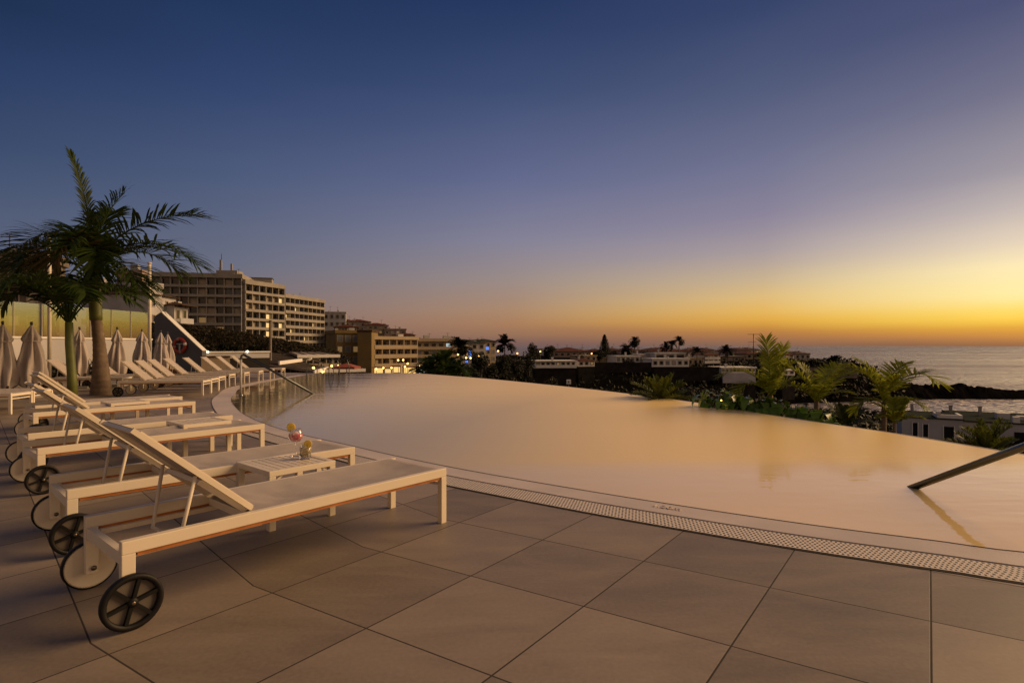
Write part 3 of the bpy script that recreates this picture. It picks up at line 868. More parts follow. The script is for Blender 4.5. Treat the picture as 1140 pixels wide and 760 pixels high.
    for i in range(20):
        for j in range(8):
            k = i * 9 + j
            fs_.append((k, k + 1, k + 10, k + 9))
    fb.add(vs_, fs_, True); fb.build('back_sling', 'sling', bo)
    # U-shaped prop under the back
    pts = [(hx + dx * 0.33, -0.20, hz + dz * 0.33 - 0.02), (-0.645, -0.17, T - 0.075), (-0.655, -0.15, T - 0.088), (-0.655, 0.15, T - 0.088), (-0.645, 0.17, T - 0.075), (hx + dx * 0.33, 0.20, hz + dz * 0.33 - 0.02)]
    MB().tube(pts, 0.009, 8).build('prop', 'cream', root)
    return root

def place_lounger(o, foot, d, label, group):
    """foot: ground point of the right-hand foot leg; d: way the feet point"""
    d = Vector((d[0], d[1] * K, 0)).normalized(); p = Vector((-d.y, d.x, 0))
    c = Vector((foot[0], foot[1] * K, 0)) - d * 0.900 + p * 0.28
    o.location = c
    o.rotation_euler = (0, 0, heading(d))
    tag(o, label, 'sun lounger', group)

proto = make_lounger()
row1 = [
    ((-0.428, 3.989), (0.605, 0.796), 'white sun lounger nearest the camera, its raised back overlapping the others'),
    ((-1.240, 4.825), (0.640, 0.768), 'white sun lounger just beyond the slatted table with the two drinks'),
    ((-2.535, 6.26), (0.603, 0.798), 'white sun lounger on the near side of the empty slatted table'),
    ((-3.22, 7.04), (0.615, 0.788), 'white sun lounger on the far side of the empty slatted table'),
    ((-4.56, 8.80), (0.60, 0.80), 'white lounger in front of the thin palm, near one of the far poolside pair'),
    ((-5.21, 9.66), (0.60, 0.80), 'white lounger in front of the thick palm, far one of the far poolside pair'),
]
for i, (f, d, lab) in enumerate(row1):
    o = proto if i == 0 else copy_tree(proto)
    place_lounger(o, f, d, lab, 'sun loungers lined up along the pool')
row2 = [
    ((-8.45, 10.30), 'white sun lounger cut by the left edge of the photo, nearest of the back row'),
    ((-8.60, 10.98), 'white sun lounger in the back row, second from the left edge of the photo'),
    ((-7.18, 14.20), 'white sun lounger in the back row right beside the thick palm trunk'),
    ((-7.40, 15.05), 'white sun lounger in the back row, next but one to the thick palm trunk'),
    ((-7.67, 16.00), 'white sun lounger in the back row, third to the right of the thick palm'),
    ((-8.00, 17.30), 'white sun lounger in the back row just right of the brown pot'),
    ((-8.10, 18.50), 'white sun lounger in the back row right below the lifebuoy'),
    ((-8.14, 19.65), 'white sun lounger in the back row in front of the beige low wall'),
    ((-8.20, 20.75), 'white sun lounger last but one of the back row beside the pool rail'),
    ((-8.25, 21.90), 'white sun lounger at the far end of the back row behind the rail post'),
    ((-9.95, 15.60), 'white sun lounger behind the back row seen between the two palm trunks'),
    ((-9.80, 16.95), 'white sun lounger behind the back row just right of the thick palm'),
]
for f, lab in row2:
    o = copy_tree(proto)
    place_lounger(o, f, (0.975, 0.20), lab, 'sun loungers in the rows behind')

# slatted side tables
def make_table():
    root = thing('side_table', (0, 0, 0), 0, '', 'side table')
    h, a, b = 0.372, 0.23, 0.235
    tp = MB()
    tp.box(-a, a, -b, -b + 0.035, h - 0.035, h, 0.003); tp.box(-a, a, b - 0.035, b, h - 0.035, h, 0.003)
    tp.box(-a, -a + 0.035, -b + 0.035, b - 0.035, h - 0.035, h); tp.box(a - 0.035, a, -b + 0.035, b - 0.035, h - 0.035, h)
    n = 8
    for k in range(n):
        x0 = -a + 0.045 + (2 * a - 0.09) * k / n
        tp.box(x0, x0 + (2 * a - 0.09) / n - 0.012, -b + 0.035, b - 0.035, h - 0.016, h - 0.002)
    tp.build('table_top', 'cream', root)
    for sx in (-1, 1):
        for sy in (-1, 1):
            MB().box(sx * a, sx * (a - 0.042), sy * b, sy * (b - 0.042), 0, h - 0.035, 0.003).build('leg', 'cream', root)
            MB().bar((sx * (a - 0.05), sy * (b - 0.02), h - 0.07), (sx * (a - 0.09), sy * (b - 0.02), h - 0.036), 0.014, 0.014).build('corner_brace', 'cream', root)
    return root
tb = make_table()
T1 = G(300, 592)
d1 = Vector((0.61, 0.79 * K, 0)).normalized(); p1 = Vector((-d1.y, d1.x, 0))
def place_table(o, c, d, label):
    o.location = (c[0], c[1], 0); o.rotation_euler = (0, 0, heading(d)); tag(o, label, 'side table', 'slatted side tables between the loungers')
tc1 = Vector((T1.x, T1.y, 0)) + d1 * 0.23 + p1 * 0.235
place_table(tb, tc1, d1, 'white slatted side table holding a pink and a brown drink')
tb2 = copy_tree(tb); place_table(tb2, (-3.27, 6.38 * K), (0.609, 0.793 * K), 'empty white slatted side table between the second pair of loungers')
tb3 = copy_tree(tb); place_table(tb3, (-5.46, 8.62 * K), (0.6, 0.8 * K), 'empty white slatted side table half hidden behind the raised lounger backs')
tb4 = copy_tree(tb); place_table(tb4, (-9.6, 10.75 * K), (0.93, 0.2), 'empty white slatted side table at the left edge between back row loungers')

# ------------------------------------------------------------------ drinks
def lemon_slice(parent, c, n, r):
    z = Vector(n).normalized()
    mtx = Matrix.Translation(c) @ z.to_track_quat('Z', 'Y').to_matrix().to_4x4()
    s = MB().lathe([(0.0, -0.0028), (r * 0.97, -0.0028), (r, -0.0015), (r, 0.0015), (r * 0.97, 0.0028), (0.0, 0.0028)], n=28).xf(mtx).build('lemon_slice', 'lemonpeel', parent)
    m = MB()
    for k in range(8):
        a0, a1 = k * math.pi / 4 + 0.07, (k + 1) * math.pi / 4 - 0.07
        for sd_ in (1, -1):
            pts = [(0.12 * r * math.cos((a0 + a1) / 2), 0.12 * r * math.sin((a0 + a1) / 2))] + [(0.84 * r * math.cos(a0 + (a1 - a0) * q / 4), 0.84 * r * math.sin(a0 + (a1 - a0) * q / 4)) for q in range(5)]
            m.add([(x, y, sd_ * 0.0034) for x, y in pts], [tuple(range(6)) if sd_ > 0 else tuple(range(6))[::-1]])
    m.xf(mtx).build('flesh', 'lemon', s)

zt = 0.372
gp = tc1 + d1 * 0.13 + p1 * 0.11
g = thing('wine_glass', (gp.x, gp.y, zt), 0, 'balloon wine glass of pink drink with a lemon slice on its rim', 'drink')
MB().lathe([(0.0, 0.0), (0.038, 0.0), (0.037, 0.003), (0.010, 0.007), (0.0045, 0.014), (0.004, 0.088), (0.008, 0.094), (0.030, 0.104), (0.046, 0.124), (0.050, 0.146), (0.046, 0.172), (0.037, 0.196), (0.0355, 0.196), (0.0445, 0.172), (0.0485, 0.146), (0.0445, 0.125), (0.029, 0.106), (0.0, 0.0965)], n=36).build('glass', 'clearglass', g)
MB().lathe([(0.0, 0.099), (0.027, 0.107), (0.043, 0.126), (0.0472, 0.146), (0.0465, 0.154), (0.0, 0.154)], n=32).build('drink', 'pinkdrink', g)
ic = MB(); r2 = random.Random(3)
for k in range(9):
    a, rr = r2.random() * 6.28, 0.034 * math.sqrt(r2.random())
    cb = MB().box(-0.010, 0.010, -0.010, 0.010, -0.008, 0.008, 0.003).xf(Matrix.Translation((rr * math.cos(a), rr * math.sin(a), 0.153 + 0.008 * r2.random())) @ Matrix.Rotation(r2.random() * 3, 4, (0.3, 0.5, 0.8)))
    ic.add(cb.v, cb.f)
ic.build('ice', 'ice', g)
lemon_slice(g, Vector((-0.030, -0.010, 0.206)), (0.25, -0.95, 0.1), 0.029)
gp2 = tc1 + d1 * 0.13 - p1 * 0.02
g = thing('tumbler', (gp2.x, gp2.y, zt), 0, 'short tumbler of layered brown drink with a lemon slice on its rim', 'drink')
MB().lathe([(0.0, 0.0), (0.036, 0.0), (0.038, 0.004), (0.041, 0.05), (0.0415, 0.098), (0.0395, 0.098), (0.039, 0.05), (0.0355, 0.013), (0.0, 0.012)], n=36).build('glass', 'clearglass', g)
dk = MB().lathe([(0.0, 0.0135), (0.0352, 0.0135), (0.0372, 0.035), (0.0, 0.035)], n=32).build('drink', 'browndrink', g)
MB().lathe([(0.0, 0.0355), (0.0372, 0.0355), (0.0384, 0.076), (0.0, 0.076)], n=32).build('drink', 'lemondrink', g)
lemon_slice(g, Vector((0.026, -0.024, 0.102)), (0.1, -1.0, 0.15), 0.028)

# ------------------------------------------------------------------ handrails
def handrail(name, post, tip, label, rad):
    post, tip = Vector(post), Vector(tip)
    root = thing(name, (post.x, post.y, 0), 0, label, 'handrail')
    d = tip - post
    side = Vector((-d.y, d.x, 0)).normalized()
    ext = Vector((d.x, d.y, 0)) * 1.05
    MB().tube([(0, 0, 0), (0, 0, 0.84)], rad * 0.9, 12).build('post', 'pole', root)  # pale tone puts the light on this steel post into its colour
    MB().tube([(0, 0, 0.842), (0, 0, 0.86), (d.x * 0.012, d.y * 0.012, 0.93), (d.x * 0.035, d.y * 0.035, 0.95), (d.x * 1.04, d.y * 1.04, -0.03)], rad, 12).build('rail', 'rail', root)
    MB().lathe([(0.055, 0.0), (0.055, 0.018), (0.03, 0.03)], n=20).build('base_flange', 'chrome', root)
    return root
handrail('handrail', (3.60, 3.15 * K, 0.012), (3.225, 4.92 * K, 0.012), 'steel handrail sloping into the water at the right edge of the pool', 0.026)
MBp = handrail('handrail', (-6.28, 14.15 * K, 0.012), (-4.73, 14.55 * K, 0.012), 'steel handrail sloping into the water at the left side of the pool', 0.028)

def hoop(base_a, base_b, label):
    root = thing('pool_ladder', (base_a[0], base_a[1], 0), 0, label, 'ladder rail', 'hooped ladder rails at the far end of the pool')
    for dx in (0, 0.55):
        d = Vector(base_b) - Vector(base_a)
        pts = []
        for k in range(13):
            a = math.pi * k / 12
            f = (1 - math.cos(a)) / 2
            pts.append((d.x * f + dx * 0.4, d.y * f + dx, 0.05 + 0.60 * math.sin(a) ** 0.7))
        pts = [(pts[0][0], pts[0][1], 0)] + pts + [(pts[-1][0], pts[-1][1], -0.1)]
        MB().tube(pts, 0.015, 8).build('rail', 'rail', root)
h0 = G(341, 418.3); h1 = G(360, 418.3)
hoop((h0.x, h0.y), (h1.x, h1.y), 'pair of hooped steel ladder rails at the far left corner of the pool')
h0 = G(366, 417.5); h1 = G(378, 417.5)
hoop((h0.x, h0.y), (h1.x, h1.y), 'second pair of hooped steel ladder rails, right of the first')
# ================================================================== plants: builders
UP = Vector((0, 0, 1))
def frond(mb, o, az, el, L, droop, n=34, ll=0.45, lw=0.035, hang=0.35, start=0.16, vee=0.35, rach=0.018, rnd=None, npts=18, wild=0.35, fwd=0.0):
    """one feather leaf: an arching midrib with two rows of leaflets"""
    rnd = rnd or rng
    a = R(az); pts = [Vector(o)]; tans = []
    for i in range(npts):
        t = i / (npts - 1)
        e = R(el - droop * t ** 1.35)
        d = Vector((math.cos(a) * math.cos(e), math.sin(a) * math.cos(e), math.sin(e)))
        tans.append(d); pts.append(pts[-1] + d * (L / npts))
    tans.append(tans[-1])
    mb.tube(pts, [rach * (1 - 0.85 * i / npts) for i in range(npts + 1)], 5)
    side0 = Vector((-math.sin(a), math.cos(a), 0))
    for k in range(n):
        t = start + (0.995 - start) * k / (n - 1)
        f = t * npts; i = min(int(f), npts - 1); w = f - i
        p = pts[i] * (1 - w) + pts[i + 1] * w
        tg = tans[i]
        upv = side0.cross(tg)
        if upv.z < 0: upv = -upv
        q = (t - start) / (1 - start)
        ln = ll * (0.35 + 0.65 * math.sin(math.pi * min(1, 0.12 + 0.80 * q)) ** 0.7) * rnd.uniform(1 - 0.4 * wild, 1.1)
        fw = 0.35 + 0.55 * q + fwd
        for s in (-1, 1):
            d = (tg * fw + side0 * (s * (1 - 0.45 * q)) + upv * (vee * rnd.uniform(0.9 - wild, 1.0 + wild)) + Vector((rnd.gauss(0, .22), rnd.gauss(0, .22), rnd.gauss(0, .22))) * wild).normalized()
            wv = d.cross(upv)
            wv = (wv.normalized() if wv.length > 1e-4 else tg) * (lw / 2)
            hg = hang * ln * rnd.uniform(0.6, 1.2)
            m1 = p + d * (ln * 0.34) - UP * (hg * 0.05)
            m2 = p + d * (ln * 0.68) - UP * (hg * 0.24)
            e_ = p + d * (ln * 0.97) - UP * (hg * 0.56)
            mb.add([p - wv * 0.4, p + wv * 0.4, m1 + wv, m1 - wv, m2 + wv * 0.8, m2 - wv * 0.8, e_], [(0, 1, 2, 3), (3, 2, 4, 5), (5, 4, 6)])
    return mb

def leafclump(mb, c, rx, ry, rz, n, size, rnd, shell=0.55):
    for _ in range(n):
        while True:
            v = Vector((rnd.uniform(-1, 1), rnd.uniform(-1, 1), rnd.uniform(-1, 1)))
            if shell < v.length <= 1 or (v.length <= shell and rnd.random() < 0.25): break
        p = Vector(c) + Vector((v.x * rx, v.y * ry, v.z * rz))
        a = Vector((rnd.gauss(0, 1), rnd.gauss(0, 1), rnd.gauss(0, 1))).normalized()
        b = a.orthogonal().normalized()
        s = size * rnd.uniform(0.6, 1.4)
        mb.add([p - a * s, p + b * s * 0.45, p + a * s, p - b * s * 0.45], [(0, 1, 2, 3)])

def broadleaf(loc, h, w, label, group, leaf='leafdark', seed=0, name='broadleaf_tree', n=900, trunk=0.35, cat='tree'):
    rnd = random.Random(seed)
    root = thing(name, loc, 0, label, cat, group)
    cr = MB()
    nb = 9
    for k in range(nb):
        a = 2 * math.pi * k / nb + rnd.uniform(-.4, .4)
        rr = w * 0.30 * rnd.uniform(0.4, 1.2)
        c = (math.cos(a) * rr, math.sin(a) * rr, h * (trunk + (1 - trunk) * rnd.uniform(0.3, 0.75)))
        q = rnd.uniform(0.20, 0.34)
        leafclump(cr, c, w * q, w * q, h * q * 0.62, n // nb, 0.045 * w + 0.10, rnd)
    cr.build('crown', leaf, root)
    tk = MB().tube([(0, 0, -0.5), (0.03 * w, 0, h * 0.3), (-0.02 * w, 0.02 * w, h * 0.7)], [0.035 * h, 0.026 * h, 0.01 * h], 7)
    for k in range(4):
        a = k * 1.6 + rnd.random()
        tk.tube([(0.02 * w, 0, h * 0.32), (math.cos(a) * w * 0.25, math.sin(a) * w * 0.25, h * 0.66)], [0.016 * h, 0.005 * h], 5)
    tk.build('trunk', 'bark', root)
    return root

def palm_small(loc, h, fl, label, group, seed=0, nf=12, leaf='frond', hang=0.4, name='palm_tree', els=(-20, 70), tr=0.14, ll=0.35, nl=16, lw=0.06, cat='palm', lean=0.0, frac=1.0):
    """far palm: trunk and one crown mesh"""
    rnd = random.Random(seed)
    root = thing(name, loc, rnd.random() * 6, label, cat, group)
    MB().tube([(0, 0, -0.5), (lean * 0.4, 0, h * 0.5), (lean, 0, h)], [tr * 1.3, tr, tr * 0.8], 8).build('trunk', 'trunk', root)
    cr = MB()
    for k in range(nf):
        frond(cr, (lean, 0, h), k * 360 / nf + rnd.uniform(-15, 15), rnd.uniform(*els), fl * rnd.uniform(0.8, 1.1), rnd.uniform(50, 100) * frac, nl, ll * fl, lw * fl, hang, rnd=rnd, rach=0.03 * fl, npts=8)
    cr.build('crown', leaf, root)
    return root

# ------------------------------------------------------------------ the two terrace palms
def ringed_trunk(mb, pts, n=20):
    mb.tube(pts and [p[0] for p in pts], [p[1] for p in pts], n)
    return mb
bp = A(112.5, 14.4)
big = thing('royal_palm', bp, 0, 'tall palm with a thick ringed grey trunk and green shaft behind the loungers', 'palm')
tk = MB(); prof = []
top_z = 1.78
for i in range(61):
    t = i / 60
    z = -0.02 + (top_z + 0.02) * t
    r = 0.108 + 0.118 * (1 - t) ** 1.7
    r *= 1.0 + (0.045 if i % 4 == 0 else 0)
    prof.append((Vector((-0.12 * t + 0.04 * math.sin(t * 3), 0, z)), r))
ringed_trunk(tk, prof, 20); tk.build('trunk', 'trunk', big)
sh = MB(); P = []
for i in range(13):
    t = i / 12
    r = 0.075 * (1 - t) ** 0.6 + 0.055 + 0.02 * math.sin(t * 3)
    P.append((Vector((-0.12 - 0.05 * t, 0, top_z - 0.02 + 1.50 * t)), r))
ringed_trunk(sh, P, 16); sh.build('crownshaft', 'shaft', big)
hx_ = Vector((-0.17, 0, top_z + 1.50))
BIGF = [  # az, el, length, droop, leaf
    (156, 80, 2.75, 24, 'frond'), (50, 82, 1.75, 30, 'frond'), (100, 76, 1.7, 55, 'frond'), (12, 48, 2.65, 54, 'frond'), (-8, 24, 2.85, 66, 'frond'), (22, 30, 2.3, 70, 'frond'),
    (172, 47, 2.5, 98, 'frond'), (192, 18, 2.5, 70, 'frond'), (150, 62, 2.1, 88, 'frond'), (166, 30, 2.4, 85, 'frond'),
    (268, 52, 1.55, 140, 'fronddry'), (308, 48, 1.5, 135, 'frond'), (238, 45, 1.7, 125, 'frond'), (285, 66, 1.5, 120, 'frond'),
    (62, 42, 2.2, 90, 'frond'), (122, 38, 2.2, 85, 'frond'), (335, 18, 1.9, 80, 'frond'), (214, 20, 2.0, 80, 'frond')]
for i, (az, el, L, dr, lf) in enumerate(BIGF):
    r_ = random.Random(100 + i)
    fm = MB(); frond(fm, hx_ + Vector((0, 0, -0.02 * i)), az, el, L, dr, 46, 0.86 if i else 0.5, 0.050 if i else 0.032, 0.55, 0.13, 0.35, 0.026, r_, wild=0.42, fwd=1.3 if i == 0 else 0.0)
    fm.build('frond', lf, big)

bp = A(78.5, 12.9)
sm = thing('young_palm', bp, 0, 'thin young palm with a smooth green trunk left of the thick palm', 'palm')
MB().tube([(0.04, 0, -0.02), (0.03, 0, 0.5), (-0.02, 0, 1.2), (-0.03, 0, 1.65)], [0.098, 0.085, 0.08, 0.07], 14).build('trunk', 'shaft', sm)
SMF = [(168, 62, 2.3, 118), (150, 74, 2.2, 100), (200, 66, 2.2, 122), (225, 70, 2.0, 125), (22, 64, 2.0, 112), (350, 68, 1.9, 115), (320, 74, 1.8, 120), (90, 80, 2.1, 90), (265, 74, 2.0, 125), (185, 50, 2.3, 105), (130, 60, 2.2, 110), (50, 72, 2.1, 100)]
for i, (az, el, L, dr) in enumerate(SMF):
    r_ = random.Random(200 + i)
    fm = MB(); frond(fm, (-0.03, 0, 1.6), az, el, L, dr, 44, 0.66, 0.046, 0.60, 0.26, 0.35, 0.02, r_, wild=0.40)
    fm.build('frond', 'frond', sm)

# ------------------------------------------------------------------ closed parasols
def parasol(px, Y, ztop, zbot, w, label, seed, tilt=0):
    rnd = random.Random(seed)
    p = A(px, Y)
    root = thing('closed_parasol', p, rnd.random() * 6, label, 'parasol', 'closed parasols along the terrace wall')
    n, m = 64, 30
    nf = 7
    vs_, fs_ = [], []
    H = ztop - zbot
    for i in range(m + 1):
        t = i / m
        z = ztop - H * t
        if t < 0.25: r = w * (0.06 + 0.56 * (t / 0.25) ** 0.8)
        elif t < 0.30: r = w * (0.62 - 0.14 * (t - 0.25) / 0.05)
        else: r = w * (0.48 + 0.46 * math.sin(min(1, (t - 0.30) / 0.58) * 1.57) - 0.12 * max(0, t - 0.88) / 0.12)
        for k in range(n):
            th = 2 * math.pi * k / n
            fold = 0.33 * math.sin(nf * th + 3 * t + seed) + 0.10 * math.sin((nf * 2 - 3) * th - 4 * t + seed * 2)
            rr = r * (1 + fold * min(1, t * 4))
            dz = -0.10 * max(0, t - 0.9) / 0.1 * (0.5 + 0.5 * math.sin(nf * th + seed)) * H
            vs_.append((rr * math.cos(th), rr * math.sin(th), z + dz))
    for i in range(m):
        for k in range(n):
            l = (k + 1) % n
            fs_.append((i * n + k, i * n + l, (i + 1) * n + l, (i + 1) * n + k))
    mb = MB().add(vs_, fs_, True)
    mb.build('canopy', 'canvas', root)
    MB().tube([(0, 0, 0.05), (0, 0, ztop + 0.03)], 0.022, 8).build('pole', 'darkpole', root)
    MB().lathe([(0.02, ztop + 0.07), (0.03, ztop + 0.03), (0.02, ztop + 0.0)][::-1], n=10).build('finial', 'darkpole', root)
    MB().box(-0.25, 0.25, -0.25, 0.25, 0.0, 0.06, 0.01).build('base', 'conc', root)
    zt_ = ztop - H * 0.27
    MB().tube([(0.56 * w * math.cos(2 * math.pi * k / 20), 0.56 * w * math.sin(2 * math.pi * k / 20), zt_ - 0.02) for k in range(20)], 0.014, 6, closed=True).build('tie_strap', 'canvas', root)
    return root
par = [(3, 13.2, 1.62, 0.30, 0.22, 'grey closed parasol cut by the left edge of the photo'),
       (35, 13.6, 1.62, 0.34, 0.235, 'grey closed parasol standing left of the thin palm, widest of the row'),
       (88.5, 16.6, 1.60, 0.42, 0.185, 'grey closed parasol seen between the two palm trunks'),
       (130.5, 17.6, 1.63, 0.36, 0.20, 'grey closed parasol standing alone right of the thick palm'),
       (158, 19.6, 1.62, 0.48, 0.215, 'grey closed parasol beside the white pole, left of the closed pair'),
       (179, 20.8, 1.62, 0.32, 0.21, 'grey closed parasol, left one of the touching pair before the slate wall'),
       (186.5, 21.6, 1.58, 0.36, 0.19, 'grey closed parasol, right one of the touching pair before the slate wall')]
for i, a_ in enumerate(par): parasol(*a_, seed=i * 3 + 1)

# ------------------------------------------------------------------ terrace wall, glass screen, slate stair wall
wA, wB = Vector((-15.75, 9.5 * K, 0)), A(169, 24.5)
du = (wB - wA); Lw = du.length; hd = heading(du)
wall = thing('terrace_wall', wA, hd, 'long low white rendered wall under the glass screen', 'wall')
zw = ZH(375.5, 21)
MB().box(0, Lw, 0, 0.30, 0, zw - 0.06).build('wall', 'white2', wall)  # darker render puts the wall's shade into its colour
MB().box(-0.02, Lw + 0.02, -0.03, 0.33, zw - 0.06, zw, 0.01).build('coping', 'white', wall)
scr = thing('glass_screen', wA + Vector((0, 0, zw)), hd, 'tall glass wind screen on the white wall mirroring the yellow sunset', 'glass screen')
def ztop_at(x):
    t = x / Lw
    return 1.06 - 0.02 * t
npan = 15
for k in range(npan):
    x0, x1 = Lw * k / npan + 0.012, Lw * (k + 1) / npan - 0.012
    mb = MB()
    z0 = 0.004
    y0, y1 = 0.14, 0.155
    vs_ = [(x0, y0, z0), (x1, y0, z0), (x1, y0, ztop_at(x1)), (x0, y0, ztop_at(x0)), (x0, y1, z0), (x1, y1, z0), (x1, y1, ztop_at(x1)), (x0, y1, ztop_at(x0))]
    mb.add(vs_, [(0, 1, 2, 3), (7, 6, 5, 4), (1, 5, 6, 2), (4, 0, 3, 7), (3, 2, 6, 7)])
    mb.build('pane', 'screen', scr)
    MB().box(x1 - 0.002, x1 + 0.026, y0 - 0.01, y1 + 0.01, z0, ztop_at(x1)).build('mullion', 'frame', scr)
# green-tinted end pane that follows the stairs
wC = A(180, 24.4)
# slate wedge wall
pA, pB = A(172, 27.6), A(225, 27.0)
dv_ = pB - pA; Ls = dv_.length; hs = heading(dv_)
sl_ = thing('stair_wall', pA, hs, 'slate grey wedge-shaped stair wall with a pale sloping coping', 'wall')
f_ = lambda px: (px - 172) / 53 * Ls
zt0, zt1 = ZH(347.5, 27.5), ZH(391, 27.0)
xa, xb = f_(179), Ls
pts = [(0, 0), (Ls, 0), (Ls, zt1), (xa, zt0), (0, ZH(352, 27.6))]
mb = MB()
vs_ = [(x, 0, z) for x, z in pts] + [(x, 0.25, z) for x, z in pts]
n_ = len(pts)
mb.add(vs_, [tuple(range(n_)), tuple(range(n_, 2 * n_))[::-1]] + [(i, n_ + i, n_ + (i + 1) % n_, (i + 1) % n_) for i in range(n_)])
mb.build('wall', 'slate', sl_)
MB().bar((xa, 0.125, zt0 + 0.03), (xb + 0.02, 0.125, zt1 + 0.03), 0.27, 0.03).build('coping', 'white', sl_)
lb = thing('lifebuoy', pA + dv_.normalized() * f_(202) + Vector((dv_.y, -dv_.x, 0)).normalized() * 0.08 + Vector((0, 0, ZH(384.5, 27.2))), hs, 'red lifebuoy hanging on the slate wedge wall', 'lifebuoy')
MB().tube([(0.29 * math.cos(2 * math.pi * k / 36), 0, 0.29 * math.sin(2 * math.pi * k / 36)) for k in range(36)], 0.075, 12, closed=True).build('ring', 'red', lb)
for k in range(4):
    a0 = R(12 + 90 * k)
    MB().tube([(0.29 * math.cos(a0 + R(q * 5 - 10)), 0, 0.29 * math.sin(a0 + R(q * 5 - 10))) for q in range(5)], 0.079, 12).build('band', 'white' if k in (0,) else 'pink', lb)
MB().box(-0.15, 0.15, -0.035, 0.035, 0.055, 0.085).box(-0.02, 0.02, -0.03, 0.03, -0.30, 0.055).build('hanger', 'white2', lb)

# slim posts
def post(px, Y, ztop, rad, label, m='pole', lamp=False, zb=0.0, name='slim_post'):
    root = thing(name, A(px, Y, zb), 0, label, 'post', None)
    MB().tube([(0, 0, 0), (0, 0, ztop - zb)], rad, 10).build('shaft', m, root)
    MB().lathe([(rad * 2.2, 0), (rad * 2.2, 0.03), (rad * 1.2, 0.06)], n=14).build('foot_plate', m, root)
    MB().lathe([(rad * 1.3, ztop - zb - 0.02), (rad * 1.3, ztop - zb + 0.02), (0.0, ztop - zb + 0.04)], n=10).build('cap', m, root)
    return root
post(55, 16.2, ZH(262, 16.2), 0.045, 'slim pale post rising behind the thin palm')
post(166.5, 21.5, ZH(293, 21.5), 0.055, 'slim pale post in front of the right end of the glass screen')
M['brownpole'] = mat('brown_post', (0.16, 0.115, 0.08), 0.7, 0.2, 3)
post(301, 40, ZH(357, 40), 0.085, 'slim brownish lamp post in front of the dark planted bank', 'brownpole', zb=-3.0)

# low hedge against the white wall
rnd = random.Random(5)
hg = thing('low_hedge', wA + Vector((0.1, -0.5, 0)), hd, 'low dark hedge growing at the foot of the white wall', 'hedge')
cr = MB()
for k in range(76):
    leafclump(cr, (Lw * k / 76 + rnd.uniform(-.1, .1), rnd.uniform(-.1, .1), 0.30 + rnd.uniform(-.06, .08)), 0.26, 0.24, 0.26, 90, 0.06, rnd)
cr.build('foliage', 'leafdark', hg)
st = MB()
for k in range(30): st.tube([(Lw * k / 30, 0, 0), (Lw * k / 30 + rnd.uniform(-.1, .1), 0, 0.35)], 0.012, 5)
st.build('stem', 'bark', hg)
pt = thing('plant_pot', A(193, 18.6), 0, 'brown pot between the paired parasols and the slate wall', 'pot')
MB().lathe([(0.15, 0), (0.24, 0.35), (0.26, 0.42), (0.24, 0.42), (0.20, 0.36), (0.0, 0.36)], n=24).build('pot', 'pot', pt)
MB().lathe([(0.27, 0.40), (0.285, 0.42), (0.27, 0.445), (0.245, 0.43), (0.27, 0.40)], n=24, cap=False).build('rim', 'pot', pt)

# low white wall with lamps beyond the terrace
la, lc = A(222, 30, -0.2), A(300, 33, -0.2)
dl = lc - la; Ll = dl.length
lw_ = thing('boundary_wall', la, heading(dl), 'low white boundary wall with two lit lamps below the dark bank', 'wall')
zb_, ztp = -4.0, ZH(391, 31) + 0.2
MB().box(0, Ll, 0, 0.25, ztp - 0.36, ztp - 0.07).build('wall', 'white2', lw_)
MB().box(0.02, Ll - 0.02, -0.03, 0.22, zb_, ztp - 0.363).build('plinth', 'blackstone', lw_)
MB().box(-0.03, Ll + 0.03, -0.05, 0.3, ztp - 0.07, ztp).build('coping', 'white', lw_)
for px, lab in ((229.5, 'round lit lamp on the low white wall next to the slate stair wall'), (272.7, 'round lit lamp on the low white wall, farther from the slate stair wall')):
    x = (px - 222) / 78 * Ll
    q = la + dl.normalized() * x + Vector((dl.y, -dl.x, 0)).normalized() * 0.10
    q.z = ZH(391.5, 30.5)
    lm = thing('wall_lamp', q, 0, lab, 'lamp', 'lamps on the low white wall')
    MB().lathe([(0.0, -0.055), (0.04, -0.04), (0.055, 0.0), (0.04, 0.04), (0.0, 0.055)], n=16).build('globe', 'lampw', lm)
    MB().lathe([(0.06, 0.0), (0.06, 0.02), (0.03, 0.03)], (0, 0, 0.055), n=14).build('hood', 'darkpole', lm)
for i, px in enumerate((246, 254, 261, 279, 286)):
    q = la + dl.normalized() * ((px - 222) / 78 * Ll); q.z = ztp - 0.2
    broadleaf(q + Vector((0, 0.14, 0)), 0.42 if i == 0 else 0.26, 0.5 if i == 0 else 0.3, ['round dark shrub on the low white wall, biggest of the five', 'small dark shrub touching the biggest on the low white wall', 'small dark shrub between the big shrub and the far lamp', 'small dark shrub just past the far wall lamp', 'small dark shrub at the far end of the low white wall'][i], 'shrubs on the low white wall', seed=40 + i, name='potted_shrub', n=260, cat='shrub')
ba, bc = A(224, 26, 0), A(256, 26.6, 0)
db = bc - ba
bw = thing('beige_wall', ba, heading(db), 'short beige wall behind the far loungers of the back row', 'wall')
MB().box(0, db.length, 0, 0.25, 0, 0.66).build('wall', 'cream_r', bw)
MB().box(-0.02, db.length + 0.02, -0.04, 0.29, 0.66, 0.72).build('coping', 'brownroof', bw)
# ================================================================== buildings
def frame_of(P0, P1):
    d = Vector((P1[0] - P0[0], P1[1] - P0[1], 0))
    return d.length, heading(d)

